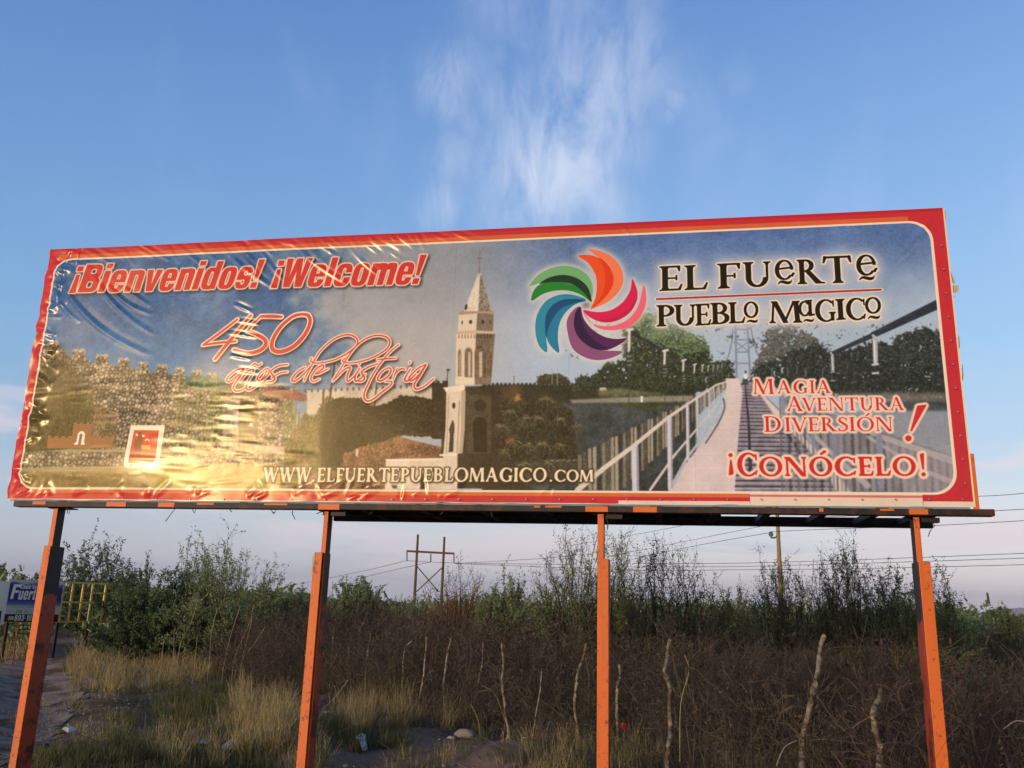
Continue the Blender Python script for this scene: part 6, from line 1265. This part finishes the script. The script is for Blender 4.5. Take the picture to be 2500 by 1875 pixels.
for x, y in ((95, 860), (670, 900), (1020, 900)):
    uq = s_uv(*zz(x, y))[0]; MB().frame_box(sp(uq - .04, -.2, .05), SD * .08, SN * .08, (0, 0, zb_ + .2 + .6)).build('leg', dark_steel, sgn)
# white panel at the very edge and the low red rack
wp = empty('white_signboard', at(-40, 1500, 29) * np.array([1, 1, 0]), 'blank white signboard cut off by the left edge, beside the blue one', 'sign')
wA, wB = at(-90, 1500, 28.4), at(10, 1500, 30.2); wd_ = (wB - wA) * [1, 1, 0]; zt2, zb2 = at(5, 1419, 30)[2], at(5, 1526, 30)[2]
white_m = material('faded_white_panel', lambda t, b: t.mix(t.noise(t.co, 2, 4), lin(228, 220, 202), lin(242, 234, 216)), .7)
MB().frame_box((wA[0], wA[1], zb2), wd_, (0, .04, 0), (0, 0, zt2 - zb2)).build('panel', white_m, wp)
for f_ in (.15, .8): MB().frame_box(np.array([wA[0], wA[1] + .06, -.2]) + wd_ * f_, (.07, 0, 0), (0, .07, 0), (0, 0, zb2 + .6)).build('leg', dark_steel, wp)
rk = empty('red_rack', at(56, 1500, 31) * np.array([1, 1, 0]), 'low faded red metal rack under the blue signboard', 'rack')
rd_m = material('faded_red_steel', lambda t, b: t.mix(t.noise(t.co, 5), lin(104, 44, 40), lin(140, 76, 64)), .7)
ra, rb = at(43, 1540, 30.5), at(80, 1540, 30.8)
for f_ in (0, 1):
    p = ra + (rb - ra) * f_; MB().tube([(p[0], p[1], at(50, 1521, 30.5)[2]), (p[0], p[1], -.1)], .02, 6).build('upright', rd_m, rk)
for y in (1527, 1537, 1547): z_ = at(60, y, 30.5)[2]; MB().tube([(ra[0], ra[1], z_), (rb[0], rb[1], z_)], .016, 5).build('rung', rd_m, rk)
# ------------------------------------------------------------------ power line: H frame, utility pole, wires
pole_m = material('weathered_pole', lambda t, b: t.mix(t.noise(t.co, 1.2, 5), lin(74, 62, 52), lin(112, 92, 74)), .85); pale_pole = material('pale_pole', lambda t, b: t.mix(t.noise(t.co, 1.5, 5), lin(120, 100, 72), lin(160, 136, 100)), .85)
ins_m = material('insulator_glaze', lambda t, b: lin(84, 82, 84), .35)
D_ = 150.0
hp = empty('power_line_frame', at(1016, 1500, D_) * np.array([1, 1, 0]), 'wooden H frame pylon with crossarm and X brace on the skyline', 'pylon')
def h2(x, y, dd=D_): return at(*o2([(x, y)])[0], dd)
for x1, y1, x2, y2 in ((1033, 258, 1012, 690), (1192, 272, 1168, 690)):
    t_, b_ = h2(x1, y1), h2(x2, y2); MB().tube([t_, (t_[0] + (b_[0] - t_[0]) * .2, t_[1], b_[2]), ][:1] + [np.array([t_[0], t_[1], -.3])], [.19, .27], 10).build('pole', pole_m, hp, True)
MB().frame_box(h2(965, 364) - [0, .35, 0], h2(1253, 379) - h2(965, 364), (0, .18, 0), (0, 0, .34)).build('crossarm', pole_m, hp)
for (x1, y1), (x2, y2) in (((1029, 450), (1156, 600)), ((1178, 458), (1020, 606))): MB().tube([h2(x1, y1) - [0, .3, 0], h2(x2, y2) - [0, .3, 0]], .11, 6).build('brace', pole_m, hp)
for x, y, y2 in ((967, 366, 416), (1110, 374, 424), (1249, 380, 432)):
    m = MB(); a, b = h2(x, y), h2(x, y2)
    for j in range(8): f_ = j / 8; p = a + (b - a) * f_; m.tube([p, p + (b - a) * .07], [.16, .12], 8)
    m.tube([a, b], .04, 5); m.build('insulator', ins_m, hp)
D2 = 62.0
up2 = empty('utility_pole', at(1898, 1500, D2) * np.array([1, 1, 0]), 'pale wooden utility pole with a curved insulator bracket rising behind the right bushes', 'pole')
tp = at(1890, 1150, D2); bt_ = at(1912, 1560, D2); px_ = at(1903, 1370, D2)
MB().tube([(px_[0], px_[1], tp[2]), (px_[0], px_[1], -.3)], [.10, .17], 10).build('pole', pale_pole, up2, True)
def f4(x, y, dd=D2): return at(*o4([(x, y)])[0], dd)
MB().tube(list(smooth([f4(243, 240), f4(236, 268), f4(222, 278), f4(206, 276), f4(201, 268)], 5)), .06, 6).build('bracket', ins_m, up2)
MB().tube([f4(202, 240), f4(202, 250), f4(202, 268)], [.07, .16, .14], 8).build('insulator', ins_m, up2)
MB().tube([f4(264, 183), f4(264, 195), f4(264, 210)], [.10, .12, .05], 8).build('insulator', ins_m, up2)
MB().frame_box((px_[0] - 1.1, px_[1] - .2, tp[2] - .8), (2.2, 0, 0), (0, .1, 0), (0, 0, .12)).build('crossarm', pale_pole, up2)
cab_m = material('cable', lambda t, b: lin(70, 68, 76), .6, .3)
def cable(pts, label, r=.016):
    P = [at(x, y, d) for x, y, d in pts]; tag(MB().tube(list(smooth(P, 6)) if len(P) > 2 else P, r, 4).build('overhead_wire', cab_m), label, 'wire', 'overhead power wires')
cable([(1882, 1300, 62), (1700, 1332, 75), (1560, 1362, 95), (1430, 1392, 130)], 'lowest wire running left and down from the curved bracket', .018)
cable([(1905, 1276, 62), (1760, 1304, 75), (1600, 1336, 95), (1380, 1378, 140)], 'middle wire running left from the utility pole', .018)
cable([(1780, 1262, 66), (1620, 1292, 82), (1490, 1316, 110), (1380, 1334, 140)], 'upper wire running left out from under the billboard', .018)
cable([(1884, 1298, 62), (2040, 1291, 60), (2260, 1284, 56), (2520, 1270, 52)], 'wire from the curved bracket away to the right edge', .016)
cable([(2000, 1262, 60), (2300, 1253, 56), (2520, 1242, 52)], 'wire passing just under the right end of the billboard', .016)
cable([(1990, 1222, 60), (2380, 1212, 56), (2520, 1202, 52)], 'highest wire seen right of the billboard edge', .016)
for y0, y1, y2, lab in [(1375, 1366, 1350, 'top one of the three long level wires at the right'), (1383, 1375, 1362, 'middle one of the three long level wires at the right'), (1391, 1388, 1378, 'bottom one of the three long level wires at the right')]:
    cable([(1109 if y0 == 1391 else 1560, 1376 if y0 == 1391 else y0 + 1, 150), (1560, y0 + 1, 146), (1800, y0, 140), (2110, y1, 130), (2520, y2, 118)], lab, .035)
cable([(992, 1369, 150), (900, 1391, 170), (800, 1412, 200), (700, 1432, 240)], 'wire from the left end of the H frame down to the skyline', .04)
cable([(1052, 1372, 150), (960, 1392, 170), (860, 1416, 210)], 'wire from the middle insulator of the H frame going left', .04)
cable([(1109, 1376, 150), (1300, 1365, 130), (1440, 1352, 110)], 'wire from the H frame rising to the right behind the wands', .03)
cable([(992, 1369, 150), (1100, 1374, 149), (1290, 1377, 147), (1400, 1378, 146)], 'level wire from the H frame to the right', .035)
# ------------------------------------------------------------------ evening air
hz = bpy.data.materials.new('haze_air'); hz.use_nodes = True; hn = NT(hz.node_tree); hn.n.clear()
pv = hn.new('ShaderNodeVolumePrincipled', inp={'Color': (.80, .82, 1.0, 1), 'Density': HAZE, 'Anisotropy': 0.0}); hn.l.new(pv.outputs[0], hn.new('ShaderNodeOutputMaterial').inputs['Volume'])
tag(MB().frame_box((-9500, -400, -1.4), (19000, 0, 0), (0, 14500, 0), (0, 0, 420)).build('haze', hz), kind='stuff')
